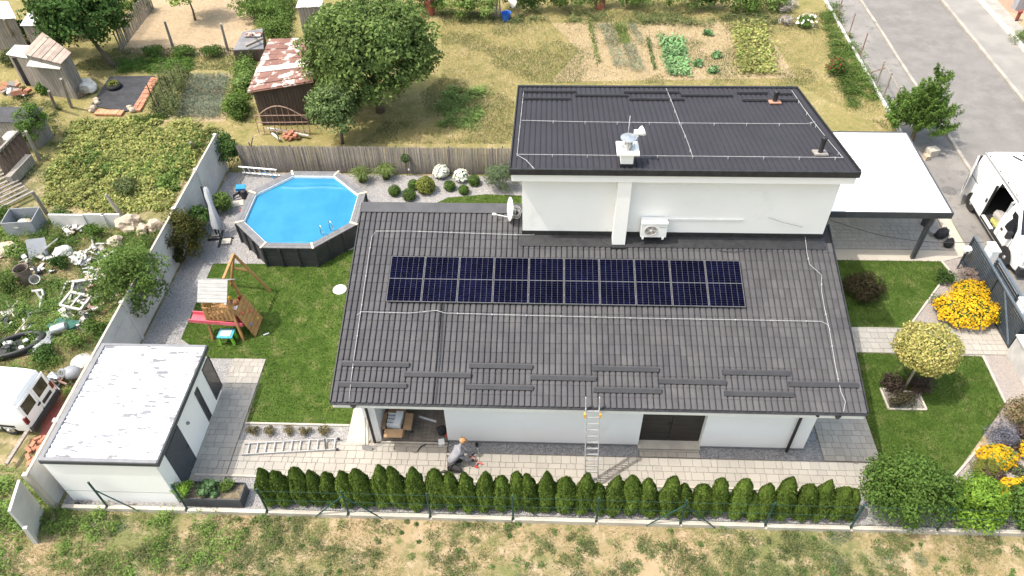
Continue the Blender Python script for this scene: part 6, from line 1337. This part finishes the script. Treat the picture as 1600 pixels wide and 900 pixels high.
for k, (px, ya, yb_) in enumerate(PB):
    b = G(px, yb_); tag(MB().tube([b, b+Vector((rnd.uniform(-.12,.12),rnd.uniform(-.1,.1),1.5))], .025, 5).build('bean_pole', BRNW), 'slim dark bean pole standing in the bean rows', 'pole', 'bean poles beside the onion plot')
weeds([tuple(G(*q)[:2]) for q in ((240,185),(250,120),(298,116),(280,186))], 150, 60, .25, .10, L_WEED, 'bean_plants', 'climbing beans round the dark poles', rng, .9, -.9)
weeds([tuple(G(*q)[:2]) for q in ((120,195),(235,182),(260,175),(262,186),(238,196),(140,205))], 120, 60, .2, .08, L_MID, 'path_grass', 'narrow grass strip below the black fabric', rng, .15, -.9)
weeds([tuple(G(*q)[:2]) for q in ((355,185),(372,100),(395,95),(385,190))], 130, 60, .35, .12, L_MID, 'shed_side_weeds', 'tall weeds along the left side of the rusty shed', rng, .6, -.9)
# stake fence, posts round the tilled plot, leaning poles
sf = thing('stake_fence', 'old fence of upright grey stakes behind the fruit tree', 'fence', G(200,55)); A, B = G(190,80), G(240,14)
for k in range(34):
    q = A.lerp(B, k/33); MB().beam((q.x,q.y,0),(q.x+rnd.uniform(-.08,.08),q.y+rnd.uniform(-.08,.08),1.25+rnd.uniform(-.2,.15)), .07, .05).build('stake', OLDW, sf)
for a, b, z, lab in (((271,76),(257,33),1.9,'wooden post at the edge of the tilled plot, left of two'),((356,79),(345,37),1.9,'wooden post at the edge of the tilled plot, right of two'),((74,335),(50,299),1.5,'thick weathered post by the junk yard cabinet'),((28,72),(6,30),2.6,'tall grey pole beside the pale-roofed hut'),((112,168),(95,123),2.2,'grey post near the black fabric, taller of two'),((88,170),(76,142),1.6,'grey post near the black fabric, shorter of two'),((190,338),(165,304),1.1,'weathered post stump at the end of the low wall'),((62,250),(40,205),1.9,'grey pole beside the wooden hutch'),((305,230),(297,222),1.0,'short post behind the concrete wall top')):
    p = G(*a); tp2 = G(*b, z); tag(MB().tube([p, tp2], .09, 7, .07).build('wooden_post', OLDW), lab, 'post')
hu = thing('wooden_hutch', 'old wooden hutch with dark slatted gate left of the potato field', 'hutch', G(35,290)); A, B = G(20,290), G(52,255)
for k in range(7): f = k/6; q = A.lerp(B, f); MB().beam((q.x,q.y,.1),(q.x-.3,q.y+.5,1.5), .2, .03).build('slat', BRNW, hu)
MB().beam(A+Vector((-.3,.5,1.5)), B+Vector((-.3,.5,1.5)), .12).build('rail', OLDW, hu); MB().beam(A+Vector((.1,-.1,.35)), B+Vector((.1,-.1,.35)), .3, .5).build('trough', OLDW, hu)
pd = thing('plank_platform', 'weathered plank platform at the left edge below the hutch', 'platform', G(10,310)); A, B = G(-30,270), G(38,330)
for k in range(14): q = A.lerp(B, k/13); MB().box((q.x-.8,q.y,.32),(2.6,.15,.04), rz=.9+rnd.uniform(-.03,.03)).build('plank', OLDW, pd)
tag(MB().blob(G(22,212,.9), (.6,.35,.12), 5, .4, 3).build('white_cloth', JUNKW), 'white cloth spread near the tarp-roofed shed', 'cloth')
sp_ = thing('scrap_pile', 'scrap pile of bricks and sheet metal at far left', 'scrap', G(25,148))
for k in range(16): q = G(25+rnd.uniform(-18,22),146+rnd.uniform(-8,8)); MB().box(q+Vector((0,0,.15+rnd.random()*.2)),(rnd.uniform(.2,.7),rnd.uniform(.15,.5),rnd.uniform(.05,.25)), e=(rnd.uniform(-.4,.4),rnd.uniform(-.4,.4),rnd.random()*3)).build('scrap_piece', rnd.choice((BRICK,ZINC,OLDW,BLACKM)), sp_)
# junk yard
cab = thing('metal_cabinet', 'open grey metal cabinet lying on its back full of rubbish', 'cabinet', G(42,372)); c = Vector((-18.0,8.1,0)); ang = .12; CABM = M('grey_steel', (.30,.31,.33), .5, (.25,.26,.28), 2)
m = Matrix.Rotation(ang,3,'Z')
for o_, s_ in (((0,-.5,.4),(1.3,.03,.8)),((0,.5,.4),(1.3,.03,.8)),((-.65,0,.4),(.03,1.0,.8)),((.65,0,.4),(.03,1.0,.8)),((0,0,.02),(1.3,1.0,.03))): MB().box(c+m@Vector(o_), s_, rz=ang).build('side', CABM, cab)
for k in range(7): MB().blob(c+m@Vector((rnd.uniform(-.4,.4),rnd.uniform(-.3,.3),.35)), (.2,.16,.12), k, .4, 1).build('rubbish', (JUNKW,BRICK,JUNKW,STONE)[k%4], cab)
MB().box(c+m@Vector((-.1,-.53,.5)),(.2,.02,.08), rz=ang).build('name_plate', JUNKW, cab)
for q, s_, e, lab in (((58,388),(.75,.03,.85),(-.6,.1,.35),'grey cabinet door leaning against the open cabinet'),((76,384),(.25,.9,.05),(0,-.7,-.35),'white panel leaning beside the cabinet door')): tag(MB().box(G(*q,.4), s_, e=e).build('scrap_sheet', CABM if s_[1] < .1 else JUNKW), lab, 'panel')
tag(MB().blob(G(97,393,.18), (.36,.42,.2), 7, .35, 3).build('white_sack', JUNKW), 'full white sack on the weeds beside the cabinet', 'sack')
for px, py, d, lab in ((203,350,(.5,.4,.42),'large pale boulder below the low concrete wall'),(182,378,(.3,.26,.26),'smaller pale boulder near the white poles'),(222,360,(.28,.28,.26),'pale boulder touching the young tree'),(10,392,(.5,.4,.2),'flat pale stone heap at the left edge of the yard'),(240,355,(.35,.3,.35),'round stone against the concrete wall foot')): tag(MB().blob(G(px,py,d[2]*.5), d, px%7, .6, 3).build('boulder', STONE), lab, 'boulder')
tag(MB().lathe([(.26,0),(.30,.75),(.31,.78),(.27,.76),(.24,.05),(0,.05)], G(45,440), 16).build('rusty_barrel', M('brown_rust', (.20,.15,.12), .9, (.13,.10,.08), 4)), 'rusty brown barrel in the weeds', 'barrel')
tag(MB().lathe([(.17,0),(.2,.4),(.21,.42),(.18,.4),(.15,.04),(0,.04)], G(58,440,.02), 14, m=Euler((.5,.4,0)).to_matrix()).build('white_bucket', JUNKW), 'tilted white bucket beside the rusty barrel', 'bucket')
for (px, py, n_, lab) in ((118,360,34,'pale rubbish heap between cabinet and boulders'),(130,408,34,'white crumpled rubbish in the middle of the yard'),(155,432,70,'heap of white broken boards under the young tree')):
    t = thing('rubbish_heap', lab, 'rubbish', G(px,py))
    for k in range(n_): q = G(px+rnd.uniform(-14,14),py+rnd.uniform(-9,9)); MB().box(q+Vector((0,0,.08+rnd.random()*.2)),(rnd.uniform(.12,.55),rnd.uniform(.05,.2),.03), e=(rnd.uniform(-.5,.5),rnd.uniform(-.5,.5),rnd.uniform(0,3))).build('scrap_piece', rnd.choice((JUNKW,JUNKW,ZINC,CONC,STONE)), t)
fp = thing('window_frame_pile', 'pile of white window frames beside the concrete wall', 'frames', G(135,465))
for k, (px, py, w_, h_, rz) in enumerate(((125,455,1.5,1.2,.1),(140,452,1.4,1.1,.25),(150,465,1.2,1.0,-.5),(160,458,1.1,1.3,.5),(118,470,.9,.7,-.2))):
    f = MB(); c = G(px,py,.12+.10*k); m = Euler((rnd.uniform(-.12,.12),rnd.uniform(-.12,.12),rz)).to_matrix()
    for o_, s_ in (((0,-h_/2,0),(w_,.09,.07)),((0,h_/2,0),(w_,.09,.07)),((-w_/2,0,0),(.09,h_,.07)),((w_/2,0,0),(.09,h_,.07)),((0,0,0),(.06,h_,.05))): f.box(c+m@Vector(o_), s_, e=m.to_euler())
    f.build('window_frame', JUNKW if k != 3 else RUSTB, fp)
MB().blob(G(128,456,.1), (.6,.5,.12), 3, .4, 2).build('dark_rubbish', TARP, fp)
bfm = thing('bench_frame', 'white angular metal bench frame lying in the grass', 'bench frame', G(62,468))
for a, b in (((50,455,.5),(66,453,.5)),((57,455,.5),(66,471,.1)),((66,453,.5),(68,462,.4)),((68,471,.1),(60,487,.05)),((66,462,.3),(62,482,.05)),((55,487,.05),(68,485,.05))): MB().tube([G(a[0],a[1],a[2]),G(b[0],b[1],b[2])], .05, 6).build('tube', JUNKW, bfm)
for a, b, lab in (((10,470),(22,495),'thin pale stick lying across another near the left edge'),((4,498),(28,470),'pale stick lying crossed under the thin one'),((24,522),(45,497),'single pale stick lying above the black tyre heap')): tag(MB().tube([G(*a,.12),G(*b,.2)], .03, 5).build('pale_stick', M('bare_wood', (.55,.45,.34), .9)), lab, 'stick')
bt = thing('dinghy', 'black rubber dinghy with rubbish inside at the left edge', 'dinghy', G(25,540)); c = G(26,540,.15); MB().torus(c, .95, .17, Matrix.Rotation(.5,3,'Z'), 28, 10, .5).build('tube', M('black_rubber', (.018,.018,.02), .5), bt, smooth=1); MB().lathe([(0,0),(.9,0),(.9,.03),(0,.03)], c-Vector((0,0,.1)), 24, 1, .5).build('floor', TARP, bt)
for k in range(6): MB().blob(c+Vector((rnd.uniform(-.5,.4),rnd.uniform(-.2,.2),.12)), (.14,.1,.08), k, .4, 1).build('rubbish', (TARP,JUNKW,CONC)[k%3], bt)
tag(MB().lathe([(0,0),(.18,.03),(.2,.1),(.2,.5),(.17,.58),(.05,.62),(0,.62)], G(80,517,.2), 16, m=Euler((0,1.45,.35)).to_matrix()).build('gas_bottle', STEEL, smooth=30), 'silver gas bottle lying on the green netting', 'bottle')
tag(MB().blob(G(100,508,.12), (.7,.35,.14), 9, .5, 3).build('green_netting', M('teal_net', (.03,.10,.08), .9, (.05,.14,.11), 6)), 'dark teal netting bundled behind the gas bottle', 'netting')
tag(MB().blob(G(67,535,.12), (.35,.5,.16), 8, .5, 3).build('grey_plastic_sheet', M('grey_film', (.32,.33,.33), .5, (.25,.26,.26), 5)), 'crumpled grey plastic sheet beside the dinghy', 'sheet')
mot = thing('old_engine', 'old grey scooter engine and parts heaped by the wall', 'engine', G(98,590)); c = G(98,588,.3)
MB().blob(c+Vector((.3,.1,.1)), (.35,.28,.25), 2, .2, 2).build('casing', CABM, mot, smooth=1); MB().torus(c+Vector((.1,-.05,.25)), .12, .05, Euler((.9,0,0)).to_matrix(), 16, 6).build('flywheel', STEEL, mot); MB().blob(c+Vector((-.3,-.1,0)), (.3,.2,.2), 5, .5, 2).build('gearbox', STEEL, mot)
for k in range(9): MB().tube([c+Vector((rnd.uniform(-.5,.6),rnd.uniform(-.4,.2),rnd.uniform(-.2,.2))), c+Vector((rnd.uniform(-.3,.6),rnd.uniform(-.6,.1),rnd.uniform(-.2,.1)))], .04, 6).build('pipe', rnd.choice((BLACKM,RUSTB,STEEL)), mot)
tag(MB().lathe([(0,0),(.36,0),(.38,.08),(.30,.12),(.1,.14),(0,.14)], G(128,566,.02), 18).build('tin_lid', M('pale_tin', (.45,.45,.42), .6, (.3,.3,.28), 5)), 'round pale tin lid leaning near the shed roof corner', 'lid')
struct(sheet('red_slab', [tuple(G(*q)[:2]) for q in ((60,690),(72,640),(108,596),(132,600),(100,690),(84,735),(50,740))], .01, M('red_concrete', (.40,.115,.09), .85, (.33,.10,.08), 1.5, wld=True)))
tag(MB().box(G(92,672,.5),(.5,1.55,.04), e=(0,-.25,-.12)).build('white_board', JUNKW), 'white board propped between red slab and shed', 'board')
tag(MB().beam(G(10,725,.3),G(44,672,.35), .12, .08).build('timber_beam', OLDW), 'pale timber beam along the yard edge below the small van', 'beam')
tag(MB().beam(G(72,694,.3),G(84,676,.35), .08, .06).build('timber_offcut', OLDW), 'short timber offcut beside the propped white board', 'beam')
t = thing('brick_heap', 'scattered red bricks between the red slab and the shed', 'brick heap', G(55,712))
for k in range(22): q = G(60+rnd.uniform(-14,14),712+rnd.uniform(-22,22)); MB().box(q+Vector((0,0,.06+rnd.random()*.15)),(.24,.12,.08), e=(rnd.uniform(-.3,.3),rnd.uniform(-.3,.3),rnd.uniform(0,3))).build('brick', BRICK, t)
tag(MB().tube([G(116,790,.05),G(118,786,.12),G(123,785,.12),G(124,791,.05)], .03, 6).build('black_grate', BLACKM), 'small black bracket on the gravel below the shed wall', 'bracket')
# far garden edge and street side
tag(MB().lathe([(.24,0),(.30,.5),(.32,.52),(.28,.5),(.22,.03),(0,.03)], G(791,32), 16).build('blue_tub', M('blue_plastic', (.03,.13,.50), .45)), 'blue plastic tub at the far edge of the garden', 'tub')
for px, py, lab in ((937,13,'faded red barrel at the far edge behind the vegetable plot'),(672,22,'rusty orange barrel behind the big tree'),(187,26,'rusty red barrel behind the fruit tree')): tag(MB().lathe([(.32,0),(.34,.3),(.32,.32),(.34,.6),(.32,.62),(.33,.95),(.30,.96),(0,.93)], G(px,py), 16).build('red_barrel', M('faded_red_barrel', (.42,.13,.09), .7, (.33,.11,.08), 3)), lab, 'barrel')
um = thing('old_parasol', 'small pale folded parasol leaning at the far garden edge', 'parasol', G(807,28)); b = G(807,28); MB().tube([b, b+Vector((-.1,0,1.4))], .02, 6).build('pole', STEEL, um)
MB().lathe([(.0,.5),(.28,.0),(.26,.0),(0,.45)], b+Vector((-.15,0,.9)), 8, m=Euler((.3,-.9,0)).to_matrix()).build('canopy', M('pale_cloth', (.6,.56,.5), .8), um)
wp = thing('stake_bundle', 'bundle of old stakes leaning in the far bushes', 'stakes', G(775,24))
for k in range(7): b = G(770+k*2.2,27); MB().tube([b, b+Vector((rnd.uniform(-.1,.1),.1,.9+rnd.random()*.3))], .03, 5).build('stake', OLDW, wp)
rfn = thing('roadside_fence', 'broken row of rusty and wooden fence posts along the pavement', 'fence', (22.93,24,0))
for k, (bx, by) in enumerate(((1309,30),(1325,60),(1346,92),(1364,136),(1377,155),(0,0))):
    b = G(bx,by) if k < 5 else Vector((22.95,18.0,0)); b.x = 22.93
    MB().tube([b, b+Vector((0,0,1.55))], .035 if k < 3 else .05, 7).build('post', RUSTB if k < 3 else OLDW, rfn)
MB().beam((22.93,20.3,1.3),(22.93,21.9,.1), .05).build('brace', RUSTB, rfn)
MB().tube([(22.93,20.67,1.45),(22.95,18.0,1.35)], .03, 6).build('rail', OLDW, rfn)
struct(MB().b2(22.78,22.93,13.2,33,0,.12).build('fence_kerb', CONC))
pot = thing('concrete_block', 'pale concrete block with small plant on the pavement by the carport', 'block', G(1455,245)); b = G(1454,243); MB().box(b+Vector((0,0,.2)),(.5,.4,.4), rz=.3).build('block', KERB, pot); MB().box(b+Vector((-.35,-.3,.12)),(.25,.3,.24), rz=.3).build('stone', STONE, pot)
hy2 = thing('hydrant', 'small dark red hydrant in the yard across the road', 'hydrant', G(1588,32)); MB().lathe([(.1,0),(.1,.5),(.14,.52),(.14,.58),(.06,.68),(0,.7)], G(1588,32), 10).build('body', M('dark_red', (.2,.05,.04), .6), hy2); MB().tube([G(1586,32,.45),G(1590,32,.45)], .04, 6).build('outlet', BLACKM, hy2)
uc = thing('utility_cabinet', 'grey utility cabinet at the top right edge', 'cabinet', G(1592,14)); b = G(1592,14); MB().box(b+Vector((0,0,.55)),(.8,.5,1.1), rz=.1).build('housing', CABM, uc); MB().box(b+Vector((0,0,1.13)),(.9,.6,.06), rz=.1).build('lid', BLACKM, uc)
shrub('yard_grass_tuft', 'green grass tuft in the yard across the road', G(1594,66), (.9,.8,.3), 900, .2, L_MID, 12, .3, seed=150, asp=.1, stem=False)
for k, (px, py) in enumerate(((1225,20),(1232,12),(1228,38))): shrub('dead_stump', f'grey dead root stump at the far lawn edge, {("left","right","nearest")[k]} one', G(px,py), (.5,.35,.4), 260, .4, leafmat('dead_wood', (.33,.29,.25), (.42,.38,.33), .1), 8, .25, seed=160+k, asp=.08, cat='stump')

for px, py, n_, lab in ((60,420,26,'scattered grey scrap round the rusty barrel'),(165,395,30,'broken grey and white scrap below the boulders'),(30,500,24,'scattered pale scrap above the rubber dinghy'),(120,500,26,'mixed scrap between the frame pile and the netting')):
    t = thing('scrap_scatter', lab, 'scrap', G(px,py))
    for k in range(n_): q = G(px+rnd.uniform(-24,24),py+rnd.uniform(-16,16)); MB().box(q+Vector((0,0,.05+rnd.random()*.15)),(rnd.uniform(.1,.45),rnd.uniform(.05,.2),.03), e=(rnd.uniform(-.5,.5),rnd.uniform(-.5,.5),rnd.uniform(0,3))).build('scrap_piece', rnd.choice((JUNKW,ZINC,CONC,OLDW,TARP)), t)
